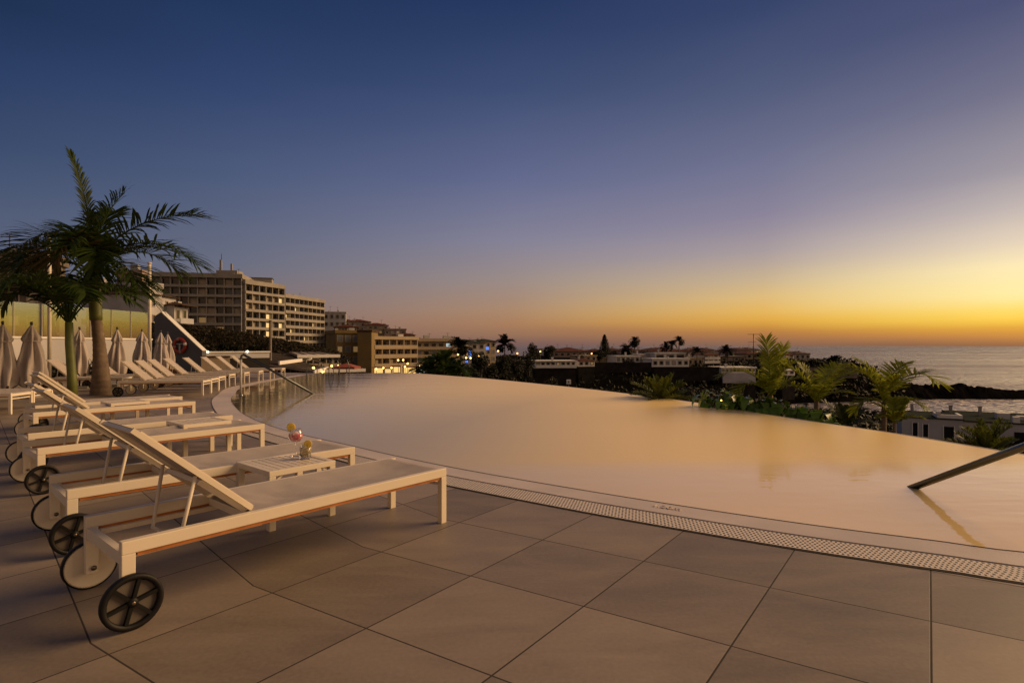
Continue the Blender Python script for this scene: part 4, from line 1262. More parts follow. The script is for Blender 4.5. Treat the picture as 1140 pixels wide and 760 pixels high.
def block(name, label, px0, Y0, px1, Y1, zb, zt, depth, floors, bays, wallm, cat='building', balc=None, lit=(), seed=0, winw=0.6, winh=0.55, roof='flat', z0=None, fins=False, roofm='tileroof', group=None, skip=(), litmat='lit', base=0.0, glass='glassdark', parap=1.0):
    """a block with its storeys: local x along the facade, y away from the viewer"""
    rnd = random.Random(seed)
    P0, P1 = A(px0, Y0), A(px1, Y1)
    L, h = frame_of(P0, P1)
    root = thing(name, (P0.x, P0.y, zb), h, label, cat, group)
    H = zt - zb
    fh = (H - base) / floors
    MB().box(0, L, 0, depth, -0.3 if cat == 'villa' else -3.0, H).build('wall', wallm, root)
    if cat == 'villa': MB().box(0.05, L - 0.05, 0.05, depth - 0.05, -9.0, -0.303).build('plinth', 'blackstone', root)
    bw = L / bays
    for f in range(floors):
        zf = base + f * fh
        for k in range(bays):
            if (f, k) in skip: continue
            x0 = bw * (k + 0.5 - winw / 2); x1 = bw * (k + 0.5 + winw / 2)
            zz0, zz1 = zf + fh * (0.5 - winh / 2), zf + fh * (0.5 + winh / 2)
            r = rnd.random()
            if (f, k) in lit: m = litmat
            else: m = glass if r < 0.70 else ('glassblue' if r < 0.84 else ('curtain' if r < (0.97 if cat in ('hotel', 'villa') else 0.90) else 'litdim'))
            w = MB().box(x0, x1, -0.05, 0.05, zz0, zz1).build('window', m, root)
            if bays * floors <= 40:
                t = 0.07 + 0.004 * Y0 * 0.2
                MB().box(x0 - t, x1 + t, -0.09, -0.052, zz0 - t, zz0).box(x0 - t, x1 + t, -0.09, -0.052, zz1, zz1 + t).box(x0 - t, x0, -0.09, -0.052, zz0, zz1).box(x1, x1 + t, -0.09, -0.052, zz0, zz1).build('frame', 'frame', w)
        if balc:
            dpt, ph = balc
            b = MB().box(0, L, -dpt, -0.06, zf - 0.12, zf + 0.12)
            b.box(0, L, -dpt, -dpt + 0.12, zf + 0.121, zf + 0.12 + ph)
            b.build('balcony', wallm, root)
    if balc and fins:
        fn = MB()
        for k in range(bays + 1):
            x = min(max(bw * k, 0.12), L - 0.12)
            fn.box(x - 0.12, x + 0.12, -balc[0] + 0.13, -0.06, 0.13, H)
        fn.build('divider', wallm, root)
    if cat in ('flats', 'building', 'house', 'hotel') and group != 'x':
        q_ = random.Random(seed * 13 + 5)
        ae = MB()
        hr_ = H + (parap if roof == 'flat' else 0.0)
        for k in range(max(2, int(L / 7))):
            x_ = L * (k + q_.uniform(0.2, 0.8)) / max(2, int(L / 7)); s_ = q_.uniform(0.4, 1.1); hh_ = q_.uniform(0.5, 1.3); y_ = depth * q_.uniform(0.15, 0.5)
            MB().box(x_ - s_, x_ + s_, y_ - 0.5, y_ + 0.5, hr_ - 0.4, hr_ + hh_).build('roof_unit', 'white2' if cat != 'hotel' else 'conc', root)
            x_ += q_.uniform(-2, 2); x_ = min(max(x_, 0.3), L - 0.3); ah = q_.uniform(1.4, 3.0)
            ae = MB()
            ae.tube([(x_, y_ + 0.7, hr_ - 0.3), (x_, y_ + 0.7, hr_ + ah)], 0.06, 5).bar((x_ - 0.7, y_ + 0.7, hr_ + ah - 0.2), (x_ + 0.7, y_ + 0.7, hr_ + ah - 0.2), 0.07)
            ae.build('aerial', 'darkpole', root)
    if roof == 'flat':
        rf = MB().box(-0.3, L + 0.3, -(balc[0] if balc else 0.25) - 0.1, depth + 0.2, H + 0.003, H + parap)
        rf.build('roof', wallm, root)
    elif roof == 'hip':
        MB().hip(-0.5, L + 0.5, -0.6 - (balc[0] if balc else 0), depth + 0.5, H + 0.003, H + min(L, depth) * 0.11 + 0.3).build('roof', roofm, root)
    return root

# -- the big apartment hotel on the hill: three stepped wings
hotel_lit = {(3, 1), (2, 6)}
gb = ZH(388, 215)
block('apartment_hotel', 'long grey concrete apartment hotel with eight dim storeys, left wing behind the palms', 150, 214, 270, 222, -1.5, ZH(309, 218), 16, 8, 12, 'conc', 'hotel', balc=(1.5, 0.7), lit={(3, 5), (2, 1)}, seed=2, winw=0.86, winh=0.62, fins=True, litmat='litdim', parap=1.6)
mid = block('apartment_hotel', 'middle wing of the concrete hotel with a few bright storeys of lit flats', 270, 222, 314, 243, -2.5, ZH(319, 232), 16, 8, 6, 'conc', 'hotel', balc=(1.5, 0.75), lit={(0, 3), (1, 3), (2, 3), (3, 3), (0, 5), (1, 5), (3, 5), (6, 5), (4, 3)}, seed=5, winw=0.84, winh=0.62, fins=True, parap=1.6)
block('apartment_hotel', 'right wing of the concrete hotel, lower and farther off with pale balcony bands', 314, 244, 358, 276, -3.5, ZH(334.5, 260), 16, 8, 9, 'conc', 'hotel', balc=(1.6, 0.9), lit={(1, 0), (0, 0), (5, 0), (3, 1), (2, 4), (6, 2), (4, 6)}, seed=8, winw=0.8, winh=0.6, fins=True, parap=1.5)
# roof plant and aerials
rb = thing('roof_hut', A(250, 228, ZH(306, 218) + 0.3), 0.1, 'small roof hut with two short chimneys on the concrete hotel', 'roof hut')
MB().box(-3, 4.5, 0, 6, 0, 2.6).build('wall', 'conc', rb)
MB().box(-2.0, -1.3, 0.5, 1.2, 2.6, 6.6).build('chimney', 'conc', rb)
MB().box(1.9, 2.5, 0.5, 1.1, 2.6, 5.2).build('chimney', 'conc', rb)
MB().tube([(-1.7, 1.5, 6.6), (-1.7, 1.5, 9.0)], 0.1, 6).build('aerial', 'darkpole', rb)
rb2 = thing('roof_hut', A(284, 236, ZH(318, 232) + 1.5), 0.3, 'low dark roof hut on the middle wing of the hotel', 'roof hut')
MB().box(-4, 6, 0, 5, 0, 1.8).build('wall', 'conc', rb2)
MB().box(-4.2, 6.2, -0.2, 5.2, 1.8, 2.1).build('roof', 'darkpole', rb2)

# -- white terraced building before the hotel
block('terraced_house', 'grey-white terraced house with dark window bands seen over the glass screen', 96, 118, 166, 112, -1, ZH(322, 115), 2.5, 4, 7, 'white2', 'house', balc=(0.9, 0.8), lit={(1, 5)}, seed=11, winw=0.8, winh=0.5, litmat='litcool')
block('gable_house', 'white house with brown sloping tiled roof just right of the slim pale post', 167, 111, 196, 121.5, -1, ZH(330, 116), 8, 4, 4, 'white2', 'house', seed=12, winw=0.28, winh=0.4, roof='hip', roofm='brownroof')
block('gable_house', 'smaller white house stepping down in front of the concrete hotel', 194, 117, 209, 122, -1, ZH(341, 120), 6, 3, 2, 'white2', 'house', balc=(1.2, 0.8), seed=13, winw=0.4, winh=0.5, roof='hip', roofm='brownroof')
block('pink_house', 'pinkish house top showing through the fronds left of the hotel', 130, 150, 158, 150, 0, ZH(305, 150), 1.5, 6, 3, 'pink', 'house', seed=14, winw=0.4, winh=0.45)
block('brown_house', 'dim brownish house half hidden behind the palm crowns at the left edge', -60, 62, 66, 66, 0, ZH(293, 64), 2, 4, 6, 'stone', 'house', balc=(0.8, 0.7), seed=15, winw=0.5, winh=0.5, roof='flat')

# -- hillside houses right of the hotel
hs = [(360, 385, 300, 347, 365, 'white2', 2, 4, 'flat', 'white hillside house beside the right wing of the hotel, topmost of the slope'),
      (384, 412, 310, 356, 368, 'pink', 2, 5, 'hip', 'pink hillside house with red roof, second down the slope'),
      (404, 432, 300, 360, 372, 'cream_r', 2, 5, 'hip', 'cream hillside house with red roof, third down the slope'),
      (428, 452, 292, 366, 378, 'pink', 2, 4, 'flat', 'pink flat-roofed house near the bottom of the slope'),
      (372, 398, 270, 362, 376, 'ochre', 2, 4, 'hip', 'ochre hillside house just above the plain ochre slab block'),
      (440, 462, 260, 371, 382, 'cream_r', 2, 3, 'hip', 'small cream house above the balconied flats')]
hr = random.Random(4)
ordn = ['first', 'second', 'third', 'fourth', 'fifth', 'sixth', 'seventh', 'eighth', 'ninth', 'tenth', 'eleventh', 'twelfth']
for k in range(12):
    a = 366 + 8.0 * k + hr.uniform(-2, 2)
    ysk = 349 + (a - 366) * 0.30 + hr.uniform(0, 3)
    hs.append((a, a + hr.uniform(9, 14), 318 + hr.uniform(0, 20), ysk, ysk + 12, hr.choice(['pink', 'white2', 'cream_r']), 2, 3, hr.choice(['hip', 'flat', 'hip']), 'small house on the hill skyline, %s from the hotel going down the slope' % ordn[k]))
for i, (a, b, Y, yt, yb, m, fl, by, rf, lab) in enumerate(hs):
    block('hillside_house', lab, a, Y, b, Y + 3, ZH(yb, Y), ZH(yt + (2 if rf == 'hip' else 1), Y), 10, fl, by, m, 'house', seed=30 + i, winw=0.45, winh=0.45, roof=rf, group='houses on the hillside', parap=0.6)

# -- street-level blocks
block('ochre_block', 'plain ochre block with grey shuttered windows', 374, 186, 400, 190, -8, ZH(371, 188), 14, 4, 3, 'ochre', 'building', seed=51, winw=0.55, winh=0.5, glass='glassblue')
ob = thing('ochre_tower', A(398, 180, -8), 0.05, 'windowless ochre slab tower beside the balconied flats', 'building')
Lt = 15.5 * 180 / 680
MB().box(0, Lt, 0, 10, -3, ZH(369.5, 180) + 8).build('wall', 'ochre', ob)
MB().box(-0.2, Lt + 0.2, -0.2, 10.2, ZH(369.5, 180) + 8.003, ZH(369.5, 180) + 8.6).build('roof', 'brownroof', ob)
block('balcony_flats', 'cream flats with four storeys of balconies above the lit shops', 414, 186, 462, 200, -8.2, ZH(378, 193), 14, 4, 6, 'cream_r', 'flats', balc=(1.5, 1.0), lit={(0, 0), (0, 2), (0, 4)}, seed=52, winw=0.6, winh=0.55, fins=True, roofm='greyroof', litmat='litshop')
block('balcony_flats', 'cream flats with red-brown window bands in the middle of the street', 462, 204, 511, 212, -8, ZH(380, 208), 14, 4, 6, 'cream_r', 'flats', balc=(1.0, 0.8), lit={(3, 4)}, seed=53, winw=0.62, winh=0.5, litmat='litcool')
block('blue_flats', 'pale blue-grey flats with dark hipped roofs right of the cream flats', 508, 226, 540, 232, -8, ZH(382, 229), 14, 4, 4, 'white2', 'flats', seed=54, winw=0.45, winh=0.5, roof='hip', roofm='greyroof')
block('ochre_flats', 'ochre-grey flats at the right end of the street', 535, 240, 552, 244, -8, ZH(380, 242), 12, 4, 3, 'cream_r', 'flats', seed=55, winw=0.45, winh=0.5, roof='hip', roofm='greyroof')
# lit shop fronts along the street
shops = [(416, 427, 176, 412.8, 409.3, 'litshop', 'bright yellow lit shop front under the left flats'), (428, 436, 174, 413.2, 410.2, 'lit', 'white-yellow lit kiosk in front of the left flats'),
         (449, 464, 180, 412.0, 408.6, 'litshop', 'long orange lit shop front at the right corner of the left flats'), (436, 446, 184, 411, 408, 'litshop', 'orange lit shop front in the middle of the left flats'),
         (466, 474, 178, 414.4, 410.2, 'litcool', 'bluish white lit kiosk beside the roadside palms'), (506, 514, 190, 409, 406.3, 'lit', 'lit shop front behind the roadside palms')]
for a, b, Y, y0, y1, m, lab in shops:
    p = A(a, Y); L = (b - a) * Y / 680.0
    r = thing('shop_kiosk', (p.x, p.y, ZH(y0, Y) - 1.2), 0, lab, 'shop', 'lit shop fronts along the street')
    hh = ZH(y1, Y) - ZH(y0, Y) + 1.2
    MB().box(0, L, 0, 3, -2, hh + 0.35).build('wall', 'cream_r', r)
    MB().box(0.2, L - 0.2, -0.06, 0.02, 0.3, hh - 0.1).build('shop_window', m, r)
    MB().box(-0.2, L + 0.2, -0.9, -0.065, hh, hh + 0.2).build('canopy', 'redawn' if Y > 179 else 'awning', r)
def street_lamp(px, Y, y, label, m='lamp', h=5.0, rad=0.24):
    z = ZH(y, Y)
    r = thing('street_lamp', A(px, Y, z - h), 0, label, 'street lamp', 'warm street lamps along the far road')
    MB().tube([(0, 0, -3), (0, 0, h + 0.2)], [0.09, 0.06], 6).build('pole', 'darkpole', r)
    MB().lathe([(0.0, -rad), (rad * 0.7, -rad * 0.7), (rad, 0), (rad * 0.7, rad * 0.7), (0.0, rad)], (0, -0.25, h), n=12).build('lamp_globe', m, r)
    MB().bar((0, -0.3, h + rad + 0.06), (0, 0.1, h + rad + 0.06), 0.3, 0.08).build('lamp_arm', 'darkpole', r)
lamps = [(443.5, 170, 400.8, 'first street lamp in front of the left flats, left of a close pair'), (449, 172, 400.6, 'second street lamp in front of the left flats, right of a close pair'), (454, 168, 404.6, 'street lamp lower than the close pair by the left flats'),
         (427, 172, 409.4, 'street lamp low by the corner of the ochre tower'), (436, 172, 409.2, 'street lamp low between the shop fronts of the left flats'), (451, 160, 408.0, 'brightest street lamp over the long orange shop front'),
         (510, 175, 394.5, 'street lamp beside the tall roadside palm, left one'), (515, 178, 394.5, 'street lamp beside the tall roadside palm, right one'), (519, 170, 398.3, 'street lamp in front of the blue sign, left one'), (524, 172, 398.4, 'street lamp under the blue sign, right one'),
         (554.5, 200, 390.6, 'street lamp among the dark trees right of the street'), (601.5, 230, 391.2, 'warm lamp by the first red roofed villa'), (468, 172, 407.2, 'street lamp between the lit kiosk and the roadside palms'), (484, 176, 403.5, 'street lamp half hidden by the roadside palms'), (499, 180, 404.5, 'street lamp at the foot of the cream flats with red-brown bands'), (533, 190, 396, 'small street lamp right of the blue signs'), (419, 165, 410.6, 'street lamp at the left corner of the left flats'), (576, 215, 393.2, 'small warm lamp among the dark trees before the first villa'), (658.5, 238, 393.4, 'warm lamp left of the pointed pine'), (662.5, 240, 395.2, 'second warm lamp left of the pointed pine')]
for a_ in lamps: street_lamp(*a_)
for i, (px, Y, y, w, h, lab) in enumerate(((542.5, 200, 387.6, 0.9, 1.0, 'blue lit sign high on the flats at the end of the street'), (523.2, 180, 393.6, 0.8, 1.7, 'tall blue lit sign beside the street lamps'), (519.5, 182, 402.4, 0.8, 0.6, 'small blue lit sign low behind the roadside palms'))):
    r = thing('street_sign', A(px, Y, ZH(y, Y)), 0, lab, 'sign', 'blue lit signs along the street')
    MB().box(-w / 2, w / 2, -0.1, 0.1, -h / 2, h / 2).build('panel', 'sign', r)
    MB().tube([(0, 0.16, -h / 2 - 8), (0, 0.16, h / 2)], 0.09, 6).build('pole', 'darkpole', r)

# -- restaurants with awnings just beyond the pool
def resto(P0, P1, rows, label, posts=9, wall=None):
    """rows: (z_eave, z_ridge, y_eave, y_ridge, x_from, x_to, material); local x along the eaves, y away from the pool"""
    L, hd_ = frame_of(P0, P1)
    r = thing('restaurant_pavilion', (P0.x, P0.y, 0), hd_, label, 'restaurant', 'terraced restaurants beyond the pool')
    for ze, zr_, y0, y1, f0, f1, m in rows:
        x0, x1 = L * f0, L * f1
        t = 0.10; sk = 0.35
        vs_ = [(x0, y0, ze), (x1 + sk, y0, ze), (x1, y1, zr_), (x0 + sk, y1, zr_)]
        vs_ += [(x, y, z - t) for x, y, z in vs_]
        MB().add(vs_, [(0, 1, 2, 3), (7, 6, 5, 4), (0, 4, 5, 1), (1, 5, 6, 2), (2, 6, 7, 3), (3, 7, 4, 0)]).build('awning_roof', m, r)
        MB().box(x0 - 0.1, x1 + sk + 0.1, y0 - 0.10, y0 - 0.004, ze - 0.17, ze + 0.07).build('fascia', 'white', r)
        rb_ = MB()
        nb_ = max(4, int((x1 - x0) / 0.9))
        for q in range(nb_ + 1):
            u = q / nb_
            rb_.bar((x0 + (x1 + sk - x0) * u, y0 + 0.05, ze + 0.03), (x0 + sk + (x1 - x0 - sk) * u, y1 - 0.05, zr_ + 0.03), 0.06, 0.05)
        rb_.build('roof_rib', 'stone', r)
        for q in range(posts):
            xx = x0 + 0.1 + (x1 - x0 - 0.2) * q / (posts - 1)
            MB().tube([(xx, y0 + 0.1, ze - 0.17), (xx, y0 + 0.1, ze - 2.8)], 0.05, 6).build('post', 'conc', r)
    zlo = min(q[0] for q in rows); yhi = max(q[3] for q in rows); zhi = max(q[1] for q in rows)
    MB().box(0, L, yhi + 0.01, yhi + 0.3, -5, zhi - 0.12).build('back_wall', 'stone', r)
    if wall:
        z0, z1, y0 = wall
        MB().box(0.2, L - 0.1, y0, y0 + 0.2, z0, z1).build('counter', 'cream_r', r)
        for q in range(5):
            MB().box(0.5 + (L - 1) * q / 5, 0.3 + (L - 1) * (q + 0.7) / 5, yhi - 0.06, yhi - 0.004, z0 + 0.2, z1 + 0.45).build('lit_opening', 'litdim', r)
    return r
resto(A(300, 37), A(347, 53), [(0.10, 0.52, 0, 3.4, 0.16, 1.0, 'awning'), (-0.50, 0.0, -2.2, 0.8, 0.14, 1.0, 'awning')], 'left restaurant pavilion with grey sloping roofs beyond the pool rail', 7)
resto(A(349, 44), A(395, 46), [(ZH(395.7, 48), ZH(391.8, 52), 4.0, 8.0, 0.02, 0.94, 'awning'), (ZH(412.5, 44), ZH(406.5, 46.5), 0.0, 2.6, 0.10, 1.12, 'awning')], 'right restaurant pavilion with stacked lit awnings beyond the pool', 6, wall=(-0.75, -0.22, 2.7))
for i, (px, y, Y) in enumerate(((350, 413.7, 43), (359.5, 413.7, 43), (369.5, 407.2, 46), (377, 407.2, 46), (349, 409.5, 43))):
    q = A(px, Y - 0.6, ZH(y, Y - 0.6))
    r = thing('hanging_lamp', q, 0, ['lit globe lamp at the lower left of the right pavilion', 'lit globe lamp second from left under the lowest awning', 'lit globe lamp under the middle awning, left of two', 'lit globe lamp under the middle awning, right of two', 'small lit globe lamp at the left corner of the right pavilion'][i], 'lamp', 'lamps under the restaurant awnings')
    MB().lathe([(0.0, -0.09), (0.07, -0.06), (0.09, 0), (0.07, 0.06), (0.0, 0.09)], n=12).build('globe', 'lamp', r)
    MB().tube([(0, 0, 0.09), (0, 0.02, 0.6)], 0.012, 5).build('cord', 'darkpole', r)
for i, (px, y, w) in enumerate(((315, 405.5, 1.2), (386, 408.6, 1.5))):
    r = thing('red_parasol', A(px, 44.5 - 3 * i, ZH(y, 44.5 - 3 * i)), 0, ['small red-orange awning by the left pavilion', 'wider red awning under the right pavilion'][i], 'awning')
    MB().hip(-w / 2, w / 2, -0.8, 0.8, -0.1, 0.28).build('canopy', 'redawn', r)
    MB().tube([(0, 0, -2.4), (0, 0, 0)], 0.03, 6).build('pole', 'conc', r)

# -- villas on the headland
def villa(px0, px1, Y, yb, yt, label, m='white', roof='flat', fl=1, bays=4, seed=0, dep=9, balc=None, winw=0.45, winh=0.5, roofm='tileroof', group='villas on the headland', parap=0.35, lit=()):
    r_ = block('villa', label, px0, Y, px1, Y + 2, ZH(yb, Y), ZH(yt, Y), dep, fl, bays, m, 'villa', seed=seed, roof=roof, winw=winw, winh=winh, roofm=roofm, group=group, balc=balc, parap=parap, lit=lit)
    q = random.Random(seed * 7 + 1)
    Lv = (px1 - px0) * Y / 680.0; Hv = ZH(yt, Y) - ZH(yb, Y)
    x_ = Lv * q.uniform(0.15, 0.8); h_ = Hv + q.uniform(0.9, 1.7)
    MB().box(x_ - 0.3, x_ + 0.3, 2.2, 2.8, Hv - 0.2, h_).box(x_ - 0.38, x_ + 0.38, 2.12, 2.88, h_, h_ + 0.12).build('chimney', 'white2', r_)
    if q.random() < 0.6:
        x_ = Lv * q.uniform(0.1, 0.9)
        MB().tube([(x_, 3, Hv - 0.2), (x_, 3, Hv + 3.0)], 0.04, 5).bar((x_ - 0.6, 3, Hv + 2.8), (x_ + 0.6, 3, Hv + 2.8), 0.05).bar((x_ - 0.4, 3, Hv + 2.4), (x_ + 0.4, 3, Hv + 2.4), 0.05).build('aerial', 'darkpole', r_)
    return r_
V = [(596, 641, 190, 409, 402.5, 'long low white villa with a flat roof at the left of the headland', dict(bays=8, balc=(1.2, 0.7), winh=0.6)),
     (580, 598, 196, 410, 402, 'brownish villa wing joined to the long low white villa', dict(m='stone', bays=3, parap=0.2)),
     (644, 662, 200, 407, 402, 'small white villa with a red-brown roof right of the long low villa', dict(m='white', roof='hip', bays=3)),
     (616, 656, 250, 397, 391.5, 'wide villa with a dark red hipped roof near the street trees', dict(m='pink', roof='hip', fl=1, bays=6, dep=14)),
     (646, 664, 215, 402, 396.5, 'cream villa with dark openings left of the pointed pine', dict(m='cream_r', bays=3)),
     (606, 622, 262, 395, 390.5, 'white house end beside the wide red roof', dict(m='white2', bays=2)),
     (664, 684, 232, 402.5, 398.5, 'stone coloured villa wall under the pointed pine', dict(m='cream_r', bays=4, parap=0.2)),
     (686, 712, 222, 403.5, 396.8, 'bright white villa with arched openings below the single tall palm', dict(bays=5, winh=0.5, winw=0.5)),
     (711, 725, 226, 402.5, 395.0, 'plain pale blue-white villa wing left of the big white villa', dict(m='white2', bays=2, winw=0.2, winh=0.3)),
     (690, 716, 275, 393.5, 390.5, 'villa with a dark red roof behind the single tall palm', dict(m='pink', roof='hip', bays=4, dep=12)),
     (726, 767, 214, 407.5, 400.3, 'big white villa with a long terrace storey in the middle of the headland', dict(bays=6, winh=0.45, parap=0.5)),
     (729, 763, 222, 401, 393.5, 'upper storey villa with wide openings behind the long white terrace', dict(m='white2', bays=3, winw=0.7, winh=0.6, roof='flat')),
     (722, 764, 255, 395, 391.0, 'villa with a dark red roof behind the palm pair', dict(m='pink', roof='hip', bays=5, dep=12)),
     (762, 790, 262, 396.5, 391.2, 'white villa with red roof right of the palm pair', dict(m='white2', roof='hip', bays=4, dep=12)),
     (783, 800, 226, 404.0, 395.2, 'white two storey villa with a red hipped roof', dict(fl=2, bays=3, roof='hip', balc=(1.0, 0.7))),
     (766, 782, 224, 407, 399.0, 'brown-grey villa between the big white villa and the two storey one', dict(m='cream_r', bays=3)),
     (803, 841, 206, 414.5, 409.8, 'long white low house in front of the aerial mast', dict(bays=9, winw=0.5, winh=0.4)),
     (796, 830, 240, 402, 397.5, 'low grey villa behind the long white low house', dict(m='stone', bays=5)),
     (831, 850, 250, 399, 394.0, 'villa with a brown hipped roof below the aerial mast', dict(m='cream_r', roof='hip', bays=3)),
     (873, 884, 252, 401, 395.0, 'white gabled villa left of the last palm on the headland', dict(m='white', roof='hip', bays=2, fl=2)),
     (885, 902, 256, 400, 394.0, 'white villa with a brown roof at the tip of the headland', dict(m='white2', roof='hip', bays=3, roofm='brownroof')),
     (871, 885, 216, 417, 412.5, 'small white hut on the dark slope behind the near palms', dict(bays=2, roof='hip', roofm='white2'))]
xr = random.Random(21)
for k in range(16):
    px = 600 + 15.5 * k + xr.uniform(-4, 4); w_ = xr.uniform(10, 18); Y_ = xr.uniform(272, 310)
    V.append((px, px + w_, Y_, 395, xr.uniform(389.0, 391.5), 'low house roof on the headland skyline, %s from the left in the rear rank' % (['first', 'second', 'third', 'fourth', 'fifth', 'sixth', 'seventh', 'eighth', 'ninth', 'tenth', 'eleventh', 'twelfth', 'thirteenth', 'fourteenth', 'fifteenth', 'sixteenth'][k]), dict(m=xr.choice(['pink', 'white2', 'cream_r']), roof=xr.choice(['hip', 'hip', 'flat']), bays=3, dep=10, roofm=xr.choice(['tileroof', 'brownroof']))))
for i, (a, b, Y, yb, yt, lab, kw) in enumerate(V):
    villa(a, b, Y, yb, yt, lab, seed=70 + i, **kw)
for i, (a, b, Y, yb, yt, m, lab) in enumerate(((660, 726, 206, 408, 403.4, 'blackstone', 'dark stone retaining wall below the bright white villas'), (728, 802, 203, 417, 408.3, 'blackstone', 'tall dark stone retaining wall below the big white villa'), (893, 956, 236, 415, 408.5, 'stone', 'grey stone garden wall along the tip of the headland'), (805, 842, 200, 419.5, 414.8, 'white2', 'pale balustrade wall below the long white low house'))):
    p = A(a, Y); L = (b - a) * Y / 680.0
    r = thing('retaining_wall', (p.x, p.y, ZH(yb, Y)), 0.04, lab, 'wall')
    H_ = ZH(yt, Y) - ZH(yb, Y)
    MB().box(0, L, 0, 0.6, -2, H_ - 0.18).build('wall', m, r)
    MB().box(-0.1, L + 0.1, -0.1, 0.7, H_ - 0.177, H_).build('coping', 'white2' if i == 3 else 'blackstone', r)
mast = thing('aerial_mast', A(839, 232, ZH(404, 232)), 0, 'tall aerial mast with crossbars above the headland roofs', 'mast')
hM = ZH(371.5, 232) - ZH(404, 232)
MB().tube([(0, 0, 0), (0, 0, hM)], 0.16, 6).build('pole', 'darkpole', mast)
MB().bar((-2.2, 0, hM - 0.2), (2.3, 0, hM - 0.2), 0.14).build('crossbar', 'darkpole', mast)
MB().bar((-2.1, 0, hM * 0.52 + 2.2), (1.0, 0, hM * 0.52 + 2.2), 0.10).build('crossbar', 'darkpole', mast)

# -- white house below the pool at the right, with roof terrace and chimney posts
r = thing('roof_terrace_house', A(1004, 62, -14), -0.50, 'large white house with a flat roof terrace and short chimneys below the pool', 'house')
zr = ZH(465.5, 61) + 14
MB().box(0, 4.9, 0, 6.5, -4, zr).build('wall', 'white2', r)
MB().box(4.9, 26, 1.2, 11, -4, zr - 0.25).build('wall', 'white2', r)
MB().box(-0.15, 5.0, -0.15, 6.6, zr + 0.003, zr + 0.10).build('roof', 'greyroof', r)
MB().box(5.0, 26.2, 1.05, 11.2, zr - 0.247, zr - 0.12).build('roof', 'greyroof', r)
for k, (x0, w_, h0, h1) in enumerate(((0.9, 0.4, 1.3, 0.2), (1.75, 0.4, 1.3, 0.3), (3.4, 0.8, 1.6, 0.4))):
    w = MB().box(x0, x0 + w_, -0.06, 0.05, zr - h0 - 0.5, zr - h1 - 0.3).build('window', 'glassdark', r)
    MB().box(x0 - 0.08, x0, -0.09, -0.003, zr - h0 - 0.58, zr - h1 - 0.22).box(x0 + w_, x0 + w_ + 0.08, -0.09, -0.003, zr - h0 - 0.58, zr - h1 - 0.22).build('frame', 'white', w)
for k in range(4):
    MB().box(9 + 3.4 * k, 10.0 + 3.4 * k, 1.14, 1.3, zr - 2.2, zr - 1.0).build('window', 'glassdark', r)
for k, (x, y) in enumerate(((1.6, 6.1), (5.0, 6.3), (7.5, 6.5), (11.4, 7.0), (12.9, 7.0))):
    MB().box(x - 0.13, x + 0.13, y - 0.13, y + 0.13, zr - 0.2, zr + 0.82).box(x - 0.19, x + 0.19, y - 0.19, y + 0.19, zr + 0.823, zr + 0.90).build('chimney', 'conc', r)
MB().box(2.9, 4.9, 0.1, 0.3, zr + 0.10, zr + 0.45).box(2.9, 3.1, 0.303, 2.5, zr + 0.10, zr + 0.45).box(4.7, 4.9, 0.303, 2.5, zr + 0.10, zr + 0.45).build('parapet', 'white', r)
MB().box(2.8, 3.15, -0.02, 0.33, zr + 0.453, zr + 0.75).build('pier', 'white', r)
MB().box(8.4, 9.4, 4.2, 5.2, zr - 0.12, zr + 0.45).box(10.0, 11.4, 4.0, 5.0, zr - 0.12, zr + 0.25).build('roof_unit', 'white2', r)
MB().box(8.9, 9.4, 1.1, 1.6, zr - 0.12, zr + 0.45).build('pier', 'white', r)
MB().box(13.5, 20, 1.4, 1.6, zr - 0.12, zr + 0.4).build('parapet', 'white', r)
bx = thing('utility_box', A(633, 60, ZH(427.5, 60)), 0, 'small white square box standing out in the dark scrub', 'box')
MB().box(-0.22, 0.22, -0.12, 0.12, 0, 0.44, 0.02).build('case', 'white', bx)
MB().box(-0.05, 0.05, -0.135, -0.121, 0.14, 0.30).build('plate', 'glassdark', bx)
MB().tube([(0, 0, -3), (0, 0, 0)], 0.05, 6).build('post', 'darkpole', bx)
# ================================================================== vegetation
M['cycadleaf'] = leaf_mat('cycad_leaf', (0.085, 0.105, 0.02), trans=0.35)
# near plants just outside the infinity edge
def feather_palm(px, Y, py, label, fr, seed, trunk_r=0.05, ll=0.36, leaf='frondlit', name='feather_palm', n=34, lean=0.0, hang=0.35, vee=0.28, lw=0.027):
    """fr: (az, el, length, droop)"""
    z = ZH(py, Y); p = A(px, Y)
    gz = land(p.x, p.y)
    root = thing(name, (p.x, p.y, gz), 0, label, 'palm', None)
    H = z - gz
    MB().tube([(lean, 0, -0.3), (lean * 0.3, 0, H * 0.6), (0, 0, H)], [trunk_r * 1.5, trunk_r, trunk_r * 0.8], 10).build('trunk', 'trunk', root)
    for i, (az, el, L, dr) in enumerate(fr):
        fm = MB(); frond(fm, (0, 0, H - 0.02), az, el, L, dr, n, ll * L, lw * max(1, L), hang, 0.2, vee, 0.014, random.Random(seed * 50 + i))
        fm.build('frond', leaf, root)
    return root
feather_palm(858, 11.2, 440, 'young yellow-green palm with two upright fronds beyond the pool edge', [(100, 88, 1.05, 14), (30, 80, 1.0, 30), (172, 66, 1.05, 96), (200, 50, 0.9, 100), (300, 76, 0.8, 50), (340, 58, 0.9, 90), (240, 60, 0.7, 70)], 1)
feather_palm(909, 10.6, 447, 'yellow-green palm with a broad arching frond on its right beyond the pool edge', [(8, 58, 1.25, 78), (24, 72, 0.95, 60), (165, 70, 0.95, 50), (190, 50, 1.0, 85), (262, 62, 0.6, 70), (130, 80, 0.7, 30), (335, 48, 0.6, 70)], 2)
